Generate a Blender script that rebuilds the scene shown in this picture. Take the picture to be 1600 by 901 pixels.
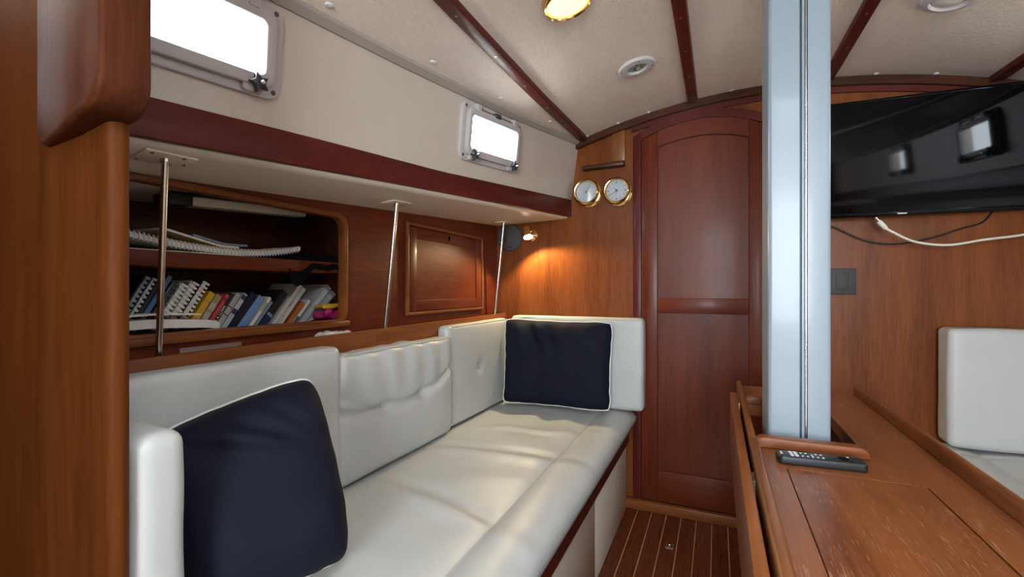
import bpy, bmesh, math, random
from mathutils import Vector, Matrix, noise

for o in list(bpy.data.objects):
    bpy.data.objects.remove(o, do_unlink=True)
S = bpy.context.scene
C = S.collection

# ------------------------------------------------------------------ camera
cam_d = bpy.data.cameras.new('camera'); cam = bpy.data.objects.new('camera', cam_d); C.objects.link(cam)
cam_d.sensor_width = 36.0; cam_d.lens = 36.0 * 720.0 / 1600.0; cam_d.clip_start = 0.02
cam.location = (0, 0, 1.0); cam.rotation_euler = (math.radians(90), 0, math.atan(320 / 720))
S.camera = cam
# ------------------------------------------------------------------ sky, exposure
W = bpy.data.worlds.new('sky'); S.world = W; W.use_nodes = True
bg = W.node_tree.nodes['Background']
bg.inputs[0].default_value = (0.84, 0.93, 1.0, 1); bg.inputs[1].default_value = 24.0
S.view_settings.view_transform = 'Standard'; S.view_settings.look = 'None'
S.view_settings.gamma = 1.0; S.view_settings.use_curve_mapping = False
S.view_settings.exposure = 0.35
S.cycles.max_bounces = 12; S.cycles.diffuse_bounces = 8; S.cycles.glossy_bounces = 4
S.cycles.transmission_bounces = 6; S.cycles.transparent_max_bounces = 8
S.cycles.use_denoising = True; S.cycles.sample_clamp_indirect = 20.0
S.cycles.caustics_reflective = False; S.cycles.caustics_refractive = False

def portal(loc, rot, sx, sy):
    d = bpy.data.lights.new('daylight_portal', 'AREA'); d.shape = 'RECTANGLE'; d.size = sx; d.size_y = sy
    d.cycles.is_portal = True
    o = bpy.data.objects.new('daylight_portal', d); C.objects.link(o); o.location = loc; o.rotation_euler = rot
R90 = math.radians(90)
portal((0.30, -1.79, 1.22), (R90, 0, 0), 0.92, 1.0)               # companionway (points +Y)
portal((0.155, -0.02, 1.85), (0, 0, 0), 0.52, 0.56)                # unseen overhead hatch, added for daylight on the settee (points -Z)

# ------------------------------------------------------------------ materials
M = {}
def principled(name):
    m = bpy.data.materials.new(name); m.use_nodes = True; nt = m.node_tree
    return m, nt, nt.nodes['Principled BSDF']
def plain(name, col, rough=0.5, metal=0.0, coat=0.0, emit=None, es=0.0, bump=0.0, bscale=200.0, var=0.0, spec=None):
    m, nt, b = principled(name)
    b.inputs['Base Color'].default_value = (*col, 1); b.inputs['Roughness'].default_value = rough
    b.inputs['Metallic'].default_value = metal; b.inputs['Coat Weight'].default_value = coat
    b.inputs['Coat Roughness'].default_value = 0.08
    if spec is not None: b.inputs['Specular IOR Level'].default_value = spec
    if emit: b.inputs['Emission Color'].default_value = (*emit, 1); b.inputs['Emission Strength'].default_value = es
    if bump or var:
        tc = nt.nodes.new('ShaderNodeTexCoord')
    if bump:
        n = nt.nodes.new('ShaderNodeTexNoise'); n.inputs['Scale'].default_value = bscale; n.inputs['Detail'].default_value = 3
        bp = nt.nodes.new('ShaderNodeBump'); bp.inputs['Strength'].default_value = bump; bp.inputs['Distance'].default_value = 0.002
        nt.links.new(tc.outputs['Object'], n.inputs['Vector']); nt.links.new(n.outputs[0], bp.inputs['Height'])
        nt.links.new(bp.outputs[0], b.inputs['Normal'])
    if var:
        n2 = nt.nodes.new('ShaderNodeTexNoise'); n2.inputs['Scale'].default_value = 9; n2.inputs['Detail'].default_value = 5
        r = nt.nodes.new('ShaderNodeValToRGB')
        r.color_ramp.elements[0].color = (*[c * (1 - var) for c in col], 1); r.color_ramp.elements[0].position = 0.3
        r.color_ramp.elements[1].color = (*[min(1, c * (1 + var)) for c in col], 1); r.color_ramp.elements[1].position = 0.7
        nt.links.new(tc.outputs['Object'], n2.inputs['Vector']); nt.links.new(n2.outputs[0], r.inputs[0])
        nt.links.new(r.outputs[0], b.inputs['Base Color'])
    M[name] = m; return m
def wood(name, dark, light, axis='Z', rough=0.36, coat=0.05, fine=1.0, worn=None, spec=0.24):
    """varnished timber: long streaks along one axis, pores, broad tone changes"""
    key = name + axis
    if key in M: return M[key]
    dark = tuple(c * k for c, k in zip(dark, (0.66, 0.60, 0.50))); light = tuple(c * k for c, k in zip(light, (0.74, 0.66, 0.54)))
    m, nt, b = principled(key); N, L = nt.nodes, nt.links
    tc = N.new('ShaderNodeTexCoord'); oi = N.new('ShaderNodeObjectInfo')
    mp = N.new('ShaderNodeMapping'); sc = {'X': (0.9, 13, 13), 'Y': (13, 0.9, 13), 'Z': (13, 13, 0.9)}[axis]
    mp.inputs['Scale'].default_value = [s * fine for s in sc]
    cm = N.new('ShaderNodeCombineXYZ'); mu = N.new('ShaderNodeMath'); mu.operation = 'MULTIPLY'; mu.inputs[1].default_value = 37.0
    L.new(oi.outputs['Random'], mu.inputs[0])
    for i in range(3): L.new(mu.outputs[0], cm.inputs[i])
    L.new(cm.outputs[0], mp.inputs['Location']); L.new(tc.outputs['Object'], mp.inputs['Vector'])
    n1 = N.new('ShaderNodeTexNoise'); n1.inputs['Scale'].default_value = 1.3; n1.inputs['Detail'].default_value = 7; n1.inputs['Distortion'].default_value = 0.7
    n2 = N.new('ShaderNodeTexNoise'); n2.inputs['Scale'].default_value = 11; n2.inputs['Detail'].default_value = 4
    n3 = N.new('ShaderNodeTexNoise'); n3.inputs['Scale'].default_value = 0.45; n3.inputs['Detail'].default_value = 2
    for n in (n1, n2, n3): L.new(mp.outputs[0], n.inputs['Vector'])
    a = N.new('ShaderNodeMath'); a.operation = 'MULTIPLY_ADD'; a.inputs[1].default_value = 0.36; L.new(n2.outputs[0], a.inputs[0])
    a2 = N.new('ShaderNodeMath'); a2.operation = 'MULTIPLY_ADD'; a2.inputs[1].default_value = 0.36; L.new(n3.outputs[0], a2.inputs[0])
    a3 = N.new('ShaderNodeMath'); a3.operation = 'MULTIPLY'; a3.inputs[1].default_value = 0.42; L.new(n1.outputs[0], a3.inputs[0])
    L.new(a3.outputs[0], a2.inputs[2]); L.new(a2.outputs[0], a.inputs[2])
    r = N.new('ShaderNodeValToRGB'); e = r.color_ramp.elements
    e[0].position = 0.38; e[0].color = (*dark, 1); e[1].position = 0.72; e[1].color = (*light, 1)
    L.new(a.outputs[0], r.inputs[0])
    col = r.outputs[0]
    if worn:                                             # pale scratches and worn varnish along the grain
        mp2 = N.new('ShaderNodeMapping'); s2 = {'X': (20, 300, 300), 'Y': (300, 20, 300), 'Z': (300, 300, 20)}[axis]
        mp2.inputs['Scale'].default_value = s2; L.new(tc.outputs['Object'], mp2.inputs['Vector'])
        nw = N.new('ShaderNodeTexNoise'); nw.inputs['Scale'].default_value = 1.6; nw.inputs['Detail'].default_value = 3; L.new(mp2.outputs[0], nw.inputs['Vector'])
        nb = N.new('ShaderNodeTexNoise'); nb.inputs['Scale'].default_value = 6; nb.inputs['Detail'].default_value = 2; L.new(tc.outputs['Object'], nb.inputs['Vector'])
        mm = N.new('ShaderNodeMath'); mm.operation = 'MULTIPLY_ADD'; mm.inputs[1].default_value = 0.45; L.new(nb.outputs[0], mm.inputs[0]); L.new(nw.outputs[0], mm.inputs[2])
        rw = N.new('ShaderNodeValToRGB'); rw.color_ramp.elements[0].position = 0.83; rw.color_ramp.elements[1].position = 0.93; L.new(mm.outputs[0], rw.inputs[0])
        mx = N.new('ShaderNodeMixRGB'); mx.inputs[2].default_value = (*worn, 1); L.new(rw.outputs[0], mx.inputs[0]); L.new(col, mx.inputs[1]); col = mx.outputs[0]
    L.new(col, b.inputs['Base Color'])
    rr = N.new('ShaderNodeMapRange'); rr.inputs[3].default_value = rough - 0.06; rr.inputs[4].default_value = rough + 0.12
    L.new(n2.outputs[0], rr.inputs[0]); L.new(rr.outputs[0], b.inputs['Roughness'])
    b.inputs['Coat Weight'].default_value = coat; b.inputs['Coat Roughness'].default_value = 0.12; b.inputs['Specular IOR Level'].default_value = spec
    bp = N.new('ShaderNodeBump'); bp.inputs['Strength'].default_value = 0.12; bp.inputs['Distance'].default_value = 0.001
    L.new(n2.outputs[0], bp.inputs['Height']); L.new(bp.outputs[0], b.inputs['Normal'])
    M[key] = m; return m
def mahog(ax): return wood('mahogany', (0.095, 0.014, 0.006), (0.235, 0.048, 0.016), ax)
def redmahog(ax): return wood('red_mahogany', (0.085, 0.010, 0.010), (0.18, 0.030, 0.024), ax)
def teak(ax): return wood('teak', (0.15, 0.043, 0.013), (0.36, 0.125, 0.042), ax)
def honey(ax): return wood('honey_teak', (0.20, 0.068, 0.022), (0.42, 0.17, 0.065), ax)
def tableteak(ax): return wood('table_teak', (0.17, 0.050, 0.017), (0.33, 0.12, 0.045), ax, rough=0.3, worn=(0.31, 0.155, 0.080))
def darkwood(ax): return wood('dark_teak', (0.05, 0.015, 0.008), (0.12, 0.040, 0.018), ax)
plain('leather', (0.53, 0.545, 0.53), 0.42, bump=0.10, bscale=420, var=0.035)
plain('leather_seam', (0.50, 0.49, 0.45), 0.6)
plain('navy', (0.0055, 0.0065, 0.016), 0.78, bump=0.25, bscale=700, var=0.2, spec=0.2)
plain('piping', (0.72, 0.72, 0.66), 0.6)
plain('cream', (0.60, 0.52, 0.44), 0.35, bump=0.05, bscale=60, var=0.03)
plain('cream_matt', (0.50, 0.435, 0.33), 0.5, bump=0.1, bscale=120, var=0.05)
plain('deck_cream', (0.85, 0.78, 0.66), 0.3, bump=0.05, bscale=60)
plain('edge_vinyl', (0.40, 0.36, 0.31), 0.6, bump=0.1, bscale=150)
plain('base_panel', (0.82, 0.74, 0.63), 0.45)
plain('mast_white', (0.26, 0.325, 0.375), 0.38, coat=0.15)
plain('mast_groove', (0.10, 0.11, 0.13), 0.4)
plain('plastic_white', (0.62, 0.60, 0.60), 0.4)
plain('plastic_window', (0.50, 0.47, 0.46), 0.4)
plain('cap_white', (0.8, 0.78, 0.74), 0.4)
plain('steel', (0.62, 0.58, 0.52), 0.25, 1.0)
plain('chrome', (0.8, 0.8, 0.82), 0.12, 1.0)
plain('brass', (0.80, 0.52, 0.22), 0.16, 1.0)
plain('brass_dull', (0.55, 0.40, 0.18), 0.35, 1.0)
plain('black', (0.012, 0.012, 0.014), 0.45)
plain('black_gloss', (0.001, 0.001, 0.002), 0.05, spec=0.2)
plain('black_cloth', (0.004, 0.004, 0.005), 0.95, spec=0.05)
plain('dark_grey', (0.045, 0.043, 0.045), 0.6)
plain('grille', (0.075, 0.07, 0.075), 0.7, bump=0.5, bscale=900)
plain('knob_dark', (0.045, 0.042, 0.06), 0.35)
plain('screw_dark', (0.12, 0.10, 0.08), 0.5, 0.6)
plain('dial', (0.72, 0.73, 0.76), 0.4)
plain('paper', (0.70, 0.69, 0.65), 0.7)
plain('paper_cream', (0.66, 0.62, 0.50), 0.7)
plain('paper_tan', (0.40, 0.24, 0.11), 0.7)
plain('cable_white', (0.75, 0.72, 0.62), 0.4)
plain('strip_light', (0.52, 0.30, 0.13), 0.4)
plain('tape', (0.30, 0.22, 0.18), 0.25)
plain('lens_warm', (0.9, 0.7, 0.4), 0.4, emit=(1.0, 0.62, 0.24), es=2.2)
plain('lens_white', (1, 1, 1), 0.4, emit=(1.0, 0.95, 0.84), es=14.0)
plain('lens_off', (0.45, 0.46, 0.36), 0.3)
plain('tube_lens', (0.62, 0.60, 0.48), 0.3)
for nm, c in dict(bk_blue=(0.06, 0.16, 0.30), bk_lblue=(0.16, 0.29, 0.52), bk_navy=(0.006, 0.009, 0.025), bk_black=(0.012, 0.013, 0.016), bk_yellow=(0.62, 0.33, 0.02),
                  bk_tan=(0.33, 0.25, 0.13), bk_red=(0.55, 0.06, 0.06), bk_magenta=(0.32, 0.01, 0.10), bk_grey=(0.40, 0.37, 0.31), bk_silver=(0.42, 0.46, 0.50), bk_white=(0.62, 0.60, 0.55),
                  bk_dgrey=(0.045, 0.045, 0.06), bk_orange=(0.42, 0.12, 0.025), bk_purple=(0.10, 0.08, 0.17), bk_mid=(0.22, 0.26, 0.33), bk_dblue=(0.012, 0.022, 0.07),
                  ink=(0.04, 0.03, 0.03), ink_red=(0.25, 0.05, 0.05), green_metal=(0.30, 0.42, 0.38)).items():
    plain(nm, c, 0.42)
def glassy(name, col, rough, trans, alpha=None):
    m, nt, b = principled(name)
    b.inputs['Base Color'].default_value = (*col, 1); b.inputs['Roughness'].default_value = rough
    b.inputs['Transmission Weight'].default_value = trans; b.inputs['IOR'].default_value = 1.45
    if alpha is not None: b.inputs['Alpha'].default_value = alpha
    M[name] = m
glassy('wrap', (0.75, 0.75, 0.75), 0.15, 0.0, 0.28)
def thin_glass():
    m = bpy.data.materials.new('window_glass'); m.use_nodes = True; nt = m.node_tree; nt.nodes.clear()
    o = nt.nodes.new('ShaderNodeOutputMaterial'); t = nt.nodes.new('ShaderNodeBsdfTransparent'); g = nt.nodes.new('ShaderNodeBsdfGlossy')
    g.inputs['Roughness'].default_value = 0.03; t.inputs[0].default_value = (0.95, 0.96, 0.97, 1)
    mx = nt.nodes.new('ShaderNodeMixShader'); mx.inputs[0].default_value = 0.06
    nt.links.new(t.outputs[0], mx.inputs[1]); nt.links.new(g.outputs[0], mx.inputs[2]); nt.links.new(mx.outputs[0], o.inputs[0])
    M['glass'] = m
thin_glass()
def headliner():
    m, nt, b = principled('headliner'); N, L = nt.nodes, nt.links
    tc = N.new('ShaderNodeTexCoord'); mp = N.new('ShaderNodeMapping'); mp.inputs['Scale'].default_value = (1, 0.32, 1)
    L.new(tc.outputs['Object'], mp.inputs[0])
    n = N.new('ShaderNodeTexNoise'); n.inputs['Scale'].default_value = 210; n.inputs['Detail'].default_value = 4; L.new(mp.outputs[0], n.inputs['Vector'])
    v = N.new('ShaderNodeTexNoise'); v.inputs['Scale'].default_value = 5; v.inputs['Detail'].default_value = 3; L.new(tc.outputs['Object'], v.inputs['Vector'])
    a = N.new('ShaderNodeMath'); a.operation = 'MULTIPLY_ADD'; a.inputs[1].default_value = 0.5; L.new(v.outputs[0], a.inputs[0]); L.new(n.outputs[0], a.inputs[2])
    r = N.new('ShaderNodeValToRGB'); r.color_ramp.elements[0].position = 0.45; r.color_ramp.elements[0].color = (0.78, 0.685, 0.60, 1)
    r.color_ramp.elements[1].position = 1.0; r.color_ramp.elements[1].color = (0.90, 0.80, 0.71, 1)
    L.new(a.outputs[0], r.inputs[0]); L.new(r.outputs[0], b.inputs['Base Color'])
    bp = N.new('ShaderNodeBump'); bp.inputs['Strength'].default_value = 0.55; bp.inputs['Distance'].default_value = 0.003
    L.new(n.outputs[0], bp.inputs['Height']); L.new(bp.outputs[0], b.inputs['Normal']); b.inputs['Roughness'].default_value = 0.5
    M['headliner'] = m
headliner()

# ------------------------------------------------------------------ mesh helpers
def mat_of(m): return M[m] if isinstance(m, str) else m
class MB:
    """collects geometry in world coordinates; build() links it as one mesh object"""
    def __init__(s): s.v = []; s.f = []
    def add(s, vs, fs):
        k = len(s.v); s.v += [tuple(p) for p in vs]; s.f += [tuple(i + k for i in f) for f in fs]; return s
    def box(s, x0, x1, y0, y1, z0, z1):
        vs = [(x, y, z) for z in (z0, z1) for y in (y0, y1) for x in (x0, x1)]
        return s.add(vs, [(0, 2, 3, 1), (4, 5, 7, 6), (0, 1, 5, 4), (2, 6, 7, 3), (0, 4, 6, 2), (1, 3, 7, 5)])
    def hexa(s, b, t):
        """b, t: 4 bottom and 4 top points in the same turning order"""
        return s.add(list(b) + list(t), [(3, 2, 1, 0), (4, 5, 6, 7)] + [(i, (i + 1) % 4, (i + 1) % 4 + 4, i + 4) for i in range(4)])
    def prism(s, pts, d):
        """closed polygon (list of 3D points) pushed along vector d"""
        n = len(pts); d = Vector(d); a = [Vector(p) for p in pts]; b = [p + d for p in a]
        return s.add(a + b, [tuple(range(n))[::-1], tuple(range(n, 2 * n))] + [(i, (i + 1) % n, (i + 1) % n + n, i + n) for i in range(n)])
    def tube(s, pts, r, n=8, cap=True):
        pts = [Vector(p) for p in pts]; m = len(pts); rs = r if isinstance(r, (list, tuple)) else [r] * m
        vs = []; up = None
        for i, p in enumerate(pts):
            t = (pts[min(i + 1, m - 1)] - pts[max(i - 1, 0)]).normalized()
            if up is None: up = t.orthogonal().normalized()
            up = (up - t * up.dot(t)).normalized() if (up - t * up.dot(t)).length > 1e-6 else t.orthogonal().normalized()
            w = t.cross(up)
            vs += [p + (up * math.cos(2 * math.pi * k / n) + w * math.sin(2 * math.pi * k / n)) * rs[i] for k in range(n)]
        fs = [(i * n + k, i * n + (k + 1) % n, (i + 1) * n + (k + 1) % n, (i + 1) * n + k) for i in range(m - 1) for k in range(n)]
        if cap: fs += [tuple(range(n))[::-1], tuple(range((m - 1) * n, m * n))]
        return s.add(vs, fs)
    def loop_tube(s, pts, r, n=6):
        pts = [Vector(p) for p in pts]; m = len(pts); vs = []; up = None
        for i, p in enumerate(pts):
            t = (pts[(i + 1) % m] - pts[i - 1]).normalized()
            if up is None: up = t.orthogonal().normalized()
            up = (up - t * up.dot(t)).normalized(); w = t.cross(up)
            vs += [p + (up * math.cos(2 * math.pi * k / n) + w * math.sin(2 * math.pi * k / n)) * r for k in range(n)]
        return s.add(vs, [(i * n + k, i * n + (k + 1) % n, ((i + 1) % m) * n + (k + 1) % n, ((i + 1) % m) * n + k) for i in range(m) for k in range(n)])
    def lathe(s, prof, c, ax, n=32):
        """prof: [(radius, height along ax)]"""
        c = Vector(c); ax = Vector(ax).normalized(); u = ax.orthogonal().normalized(); w = ax.cross(u); vs = []
        for r, h in prof:
            vs += [c + ax * h + (u * math.cos(2 * math.pi * k / n) + w * math.sin(2 * math.pi * k / n)) * r for k in range(n)]
        m = len(prof)
        fs = [(i * n + k, i * n + (k + 1) % n, (i + 1) * n + (k + 1) % n, (i + 1) * n + k) for i in range(m - 1) for k in range(n)]
        fs += [tuple(range(n))[::-1], tuple(range((m - 1) * n, m * n))]
        return s.add(vs, fs)
    def build(s, name, mat, parent=None, bevel=0, seg=2, smooth=40, origin=None):
        me = bpy.data.meshes.new(name); me.from_pydata([tuple(p) for p in s.v], [], s.f)
        bm = bmesh.new(); bm.from_mesh(me); bmesh.ops.remove_doubles(bm, verts=bm.verts, dist=1e-6)
        bmesh.ops.recalc_face_normals(bm, faces=bm.faces)
        if bevel:
            es = [e for e in bm.edges if len(e.link_faces) == 2 and e.calc_face_angle(0) > 0.5]
            bmesh.ops.bevel(bm, geom=es, offset=bevel, segments=seg, profile=0.5, affect='EDGES', clamp_overlap=True)
        if parent is not None: org = wloc(parent)
        elif origin is not None: org = Vector(origin)
        else:
            xs = [v.co for v in bm.verts]
            org = Vector(((min(p.x for p in xs) + max(p.x for p in xs)) / 2, (min(p.y for p in xs) + max(p.y for p in xs)) / 2, min(p.z for p in xs)))
        bmesh.ops.translate(bm, verts=bm.verts, vec=-org); bm.to_mesh(me); bm.free()
        if smooth:
            for p in me.polygons: p.use_smooth = True
            me.set_sharp_from_angle(angle=math.radians(smooth))
        me.materials.append(mat_of(mat))
        o = bpy.data.objects.new(name, me); C.objects.link(o)
        if parent is not None: o.parent = parent
        else: o.location = org
        return o
def wloc(o):
    p = Vector((0, 0, 0))
    while o is not None: p += o.location; o = o.parent
    return p
def tag(o, label, cat, group=None, kind=None):
    o['label'] = label; o['category'] = cat
    if group: o['group'] = group
    if kind: o['kind'] = kind
    return o
def struct(o, label, cat): return tag(o, label, cat, kind='structure')
def empty(name, loc):
    o = bpy.data.objects.new(name, None); C.objects.link(o); o.location = loc; o.empty_display_size = 0.05; return o
def box(name, mat, parent, x0, x1, y0, y1, z0, z1, bevel=0, seg=2):
    return MB().box(x0, x1, y0, y1, z0, z1).build(name, mat, parent, bevel, seg)

def rrect_ray(ang, hw, hh, r):
    """point on a rounded rectangle (half sizes hw, hh) in direction ang"""
    c, s = math.cos(ang), math.sin(ang); lo, hi = 0.0, hw + hh
    def inside(t):
        x, y = abs(c * t), abs(s * t)
        if x > hw or y > hh: return False
        dx, dy = x - (hw - r), y - (hh - r)
        return not (dx > 0 and dy > 0 and dx * dx + dy * dy > r * r)
    for _ in range(40):
        mid = (lo + hi) / 2
        if inside(mid): lo = mid
        else: hi = mid
    return (c * lo, s * lo)
def ring_angles(*rects):
    an = set()
    for hw, hh, r in rects:
        for sx in (1, -1):
            for sy in (1, -1):
                for k in range(9):
                    t = math.pi / 2 * k / 8
                    x = sx * (hw - r + r * math.cos(t)); y = sy * (hh - r + r * math.sin(t))
                    an.add(round(math.atan2(y, x) % (2 * math.pi), 5))
    return sorted(an)
def ring_plate(mb, o, eu, ev, n, outer, inner, h0, h1, shift=(0, 0)):
    """plate with a rounded hole: frame o/eu/ev, thickness from h0 to h1 along n; rects are (half_w, half_h, radius)"""
    o, eu, ev, n = Vector(o), Vector(eu), Vector(ev), Vector(n)
    an = ring_angles(outer, inner); m = len(an)
    P = [rrect_ray(a, *outer) for a in an]; Q = [rrect_ray(a, *inner) for a in an]
    def w(p, h, s=(0, 0)): return o + eu * (p[0] + s[0]) + ev * (p[1] + s[1]) + n * h
    vs = [w(p, h0) for p in P] + [w(q, h0, shift) for q in Q] + [w(p, h1) for p in P] + [w(q, h1, shift) for q in Q]
    fs = []
    for i in range(m):
        j = (i + 1) % m
        fs += [(i, j, m + j, m + i), (2 * m + i, 3 * m + i, 3 * m + j, 2 * m + j), (i, 2 * m + i, 2 * m + j, j), (m + i, m + j, 3 * m + j, 3 * m + i)]
    return mb.add(vs, fs)
def rplate(mb, o, eu, ev, n, rect, h0, h1):
    o, eu, ev, n = Vector(o), Vector(eu), Vector(ev), Vector(n)
    pts = [o + eu * p[0] + ev * p[1] + n * h0 for p in (rrect_ray(a, *rect) for a in ring_angles(rect))]
    return mb.prism(pts, n * (h1 - h0))

def soft_box(x0, x1, y0, y1, z0, z1, r, disp=None, n=(14, 14, 14)):
    """upholstered block: rounded box grid, disp(p, normal) moves points along the normal"""
    c = Vector(((x0 + x1) / 2, (y0 + y1) / 2, (z0 + z1) / 2)); h = Vector(((x1 - x0) / 2, (y1 - y0) / 2, (z1 - z0) / 2))
    def ticks(hh, k):
        e = [-hh, -hh + r * 0.3, -hh + r * 0.65, -hh + r]
        m = [(-hh + r) + (2 * hh - 2 * r) * i / k for i in range(1, k)]
        return e + m + [-q for q in reversed(e)]
    T = [ticks(h[i], n[i]) for i in range(3)]
    mb = MB(); idx = {}; vs = []
    def vid(p):
        k = tuple(round(q, 6) for q in p)
        if k not in idx:
            q = Vector(p); inner = Vector([max(-(h[i] - r), min(h[i] - r, q[i])) for i in range(3)]); d = q - inner
            nn = d.normalized() if d.length > 1e-9 else Vector((0, 0, 0))
            w = inner + nn * r if d.length > 1e-9 else q
            w = w + c
            if disp: w = w + nn * disp(w, nn)
            idx[k] = len(vs); vs.append(w)
        return idx[k]
    fs = []
    for ax in range(3):
        a, b = (ax + 1) % 3, (ax + 2) % 3
        for sgn in (-1, 1):
            for i in range(len(T[a]) - 1):
                for j in range(len(T[b]) - 1):
                    q = []
                    for (ii, jj) in ((i, j), (i + 1, j), (i + 1, j + 1), (i, j + 1)):
                        p = [0, 0, 0]; p[ax] = sgn * h[ax]; p[a] = T[a][ii]; p[b] = T[b][jj]; q.append(vid(p))
                    fs.append(tuple(q if sgn > 0 else q[::-1]))
    return mb.add(vs, fs)
def nz(p, s, seed=0): return noise.noise(Vector((p[0] * s + seed, p[1] * s + seed * 1.7, p[2] * s - seed)))
def gauss(d, w): return math.exp(-(d / w) ** 2)

# ------------------------------------------------------------------ the hull and cabin (setting)
BY = 2.17                                  # forward bulkhead
CX = 0.18                                  # boat centreline
def lerp_table(t, x):
    if x <= t[0][0]: (a, b), (c, d) = t[0], t[1]
    elif x >= t[-1][0]: (a, b), (c, d) = t[-2], t[-1]
    else:
        for i in range(len(t) - 1):
            if t[i][0] <= x <= t[i + 1][0]: (a, b), (c, d) = t[i], t[i + 1]; break
    return b + (d - b) * (x - a) / (c - a)
def edge_x(y): return -0.61 - 0.14 * (BY - y)
def edge_z(y): return lerp_table([(-2.0, 1.52), (0.0, 1.572), (0.764, 1.598), (1.027, 1.609), (1.524, 1.640), (2.17, 1.705)], y)
def ceil_z(x, y):
    zc = 1.832 - 0.03 * (BY - y); xe = edge_x(y)
    return zc - (zc - edge_z(y)) * ((x - CX) / (xe - CX)) ** 2
def fas_x(y): return -0.65 - 0.14 * (BY - y)
def fas_top(y): return lerp_table([(-2.0, 1.20), (0.473, 1.328), (0.764, 1.344), (1.225, 1.364), (2.17, 1.432)], y)
def fas_bot(y): return lerp_table([(-2.0, 1.12), (0.45, 1.256), (0.764, 1.274), (1.072, 1.293), (2.17, 1.349)], y)
def deck_z(y): return 1.193 + 0.062 * y
YA = -1.8                                   # aft end of the saloon

# floor: planks and pale strips
fl = struct(MB().box(-1.40, 1.76, YA, BY + 0.03, -0.05, -0.006).build('floor', darkwood('Y')), 'dark varnished teak cabin sole with pale caulking strips', 'floor')
pk = 0.0613
for i in range(-1, 18):
    x = -0.326 + pk * i
    box('plank', wood('sole_teak', (0.10, 0.021, 0.008), (0.24, 0.062, 0.018), 'Y', rough=0.26), fl, x + 0.0018, x + pk - 0.0018, YA + 0.1, BY - 0.005, -0.006, 0.0, 0.0006, 1)
    box('strip', 'strip_light', fl, x - 0.0018, x + 0.0018, YA + 0.1, BY - 0.005, -0.006, -0.0004)

# forward bulkhead
def cabin_section(y):
    """outline of the cabin across the boat at y, up to the coachroof"""
    p = [(-1.36, -0.05), (-1.36, deck_z(y) + 0.02), (fas_x(y) - 0.03, fas_top(y)), (edge_x(y) - 0.03, edge_z(y) + 0.01)]
    top = [(edge_x(y) + (2 * CX - 2 * edge_x(y)) * i / 16, 0) for i in range(17)]
    p += [(x, ceil_z(x, y) + 0.02) for x, _ in top]
    return p + [(2 * CX - x, z) for x, z in p[3::-1]]
wf = struct(MB().prism([(x, BY, z) for x, z in cabin_section(BY)], (0, 0.03, 0)).build('wall_forward', wood('bulkhead_teak', (0.17, 0.045, 0.011), (0.35, 0.112, 0.030), 'Z', rough=0.3)), 'varnished teak forward bulkhead across the saloon', 'wall')
def arch_strip(fn_top, fn_bot, x0, x1, y0, y1, n=28):
    mb = MB(); vs = []
    for i in range(n + 1):
        x = x0 + (x1 - x0) * i / n
        vs += [(x, y0, fn_bot(x)), (x, y0, fn_top(x)), (x, y1, fn_top(x)), (x, y1, fn_bot(x))]
    fs = [(3, 2, 1, 0), (n * 4, n * 4 + 1, n * 4 + 2, n * 4 + 3)]
    for i in range(n):
        for k in range(4): fs.append((i * 4 + k, i * 4 + (k + 1) % 4, i * 4 + 4 + (k + 1) % 4, i * 4 + 4 + k))
    return mb.add(vs, fs)
struct(arch_strip(lambda x: ceil_z(x, BY) + 0.01, lambda x: ceil_z(x, BY) - 0.033, -0.62, 0.98, BY - 0.03, BY + 0.001).build('trim_1', darkwood('X'), smooth=30), 'dark curved wooden cornice under the headliner along the bulkhead', 'trim')
struct(arch_strip(lambda x: ceil_z(x, BY) - 0.03, lambda x: ceil_z(x, BY) - 0.055, -0.36, 0.98, BY - 0.013, BY + 0.001).build('trim_2', redmahog('X'), smooth=30), 'red mahogany curved lining strip beneath the dark cornice', 'trim')
# door
def a_door(x): return 1.733 - 0.059 * ((x + 0.06) / 0.251) ** 2
def a_pan(x): return 1.663 - 0.033 * ((x + 0.06) / 0.185) ** 2
def a_frm(x): return 1.776 - 0.080 * ((x + 0.06) / 0.29) ** 2
tr = empty('trim_3', (-0.06, BY, 0)); struct(tr, 'mahogany door frame with arched head on the bulkhead', 'door frame')
MB().prism([(-0.351, BY - 0.016, 0.04), (-0.315, BY - 0.016, 0.04), (-0.315, BY - 0.016, a_frm(-0.315)), (-0.351, BY - 0.016, a_frm(-0.351))], (0, 0.018, 0)).build('jamb', redmahog('Z'), tr, 0.002)
MB().prism([(0.231, BY - 0.016, 0.04), (0.195, BY - 0.016, 0.04), (0.195, BY - 0.016, a_frm(0.195)), (0.231, BY - 0.016, a_frm(0.231))], (0, 0.018, 0)).build('jamb', redmahog('Z'), tr, 0.002)
arch_strip(a_frm, lambda x: a_door(x) + 0.004, -0.315, 0.195, BY - 0.016, BY + 0.002).build('head', redmahog('X'), tr, smooth=30)
dr = empty('door_1', (-0.06, BY, 0.045)); struct(dr, 'arched mahogany cabin door with two recessed panels', 'door')
for x0, x1 in ((-0.311, -0.243), (0.123, 0.191)):
    MB().prism([(x0, BY - 0.022, 0.05), (x1, BY - 0.022, 0.05), (x1, BY - 0.022, a_door(x1)), (x0, BY - 0.022, a_door(x0))], (0, 0.024, 0)).build('stile', mahog('Z'), dr, 0.0025)
arch_strip(a_door, a_pan, -0.2425, 0.1225, BY - 0.022, BY + 0.002).build('top_rail', mahog('X'), dr, smooth=30)
box('lock_rail', mahog('X'), dr, -0.2425, 0.1225, BY - 0.022, BY + 0.002, 0.891, 0.957, 0.0025)
box('bottom_rail', mahog('X'), dr, -0.2425, 0.1225, BY - 0.022, BY + 0.002, 0.05, 0.186, 0.0025)
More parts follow.
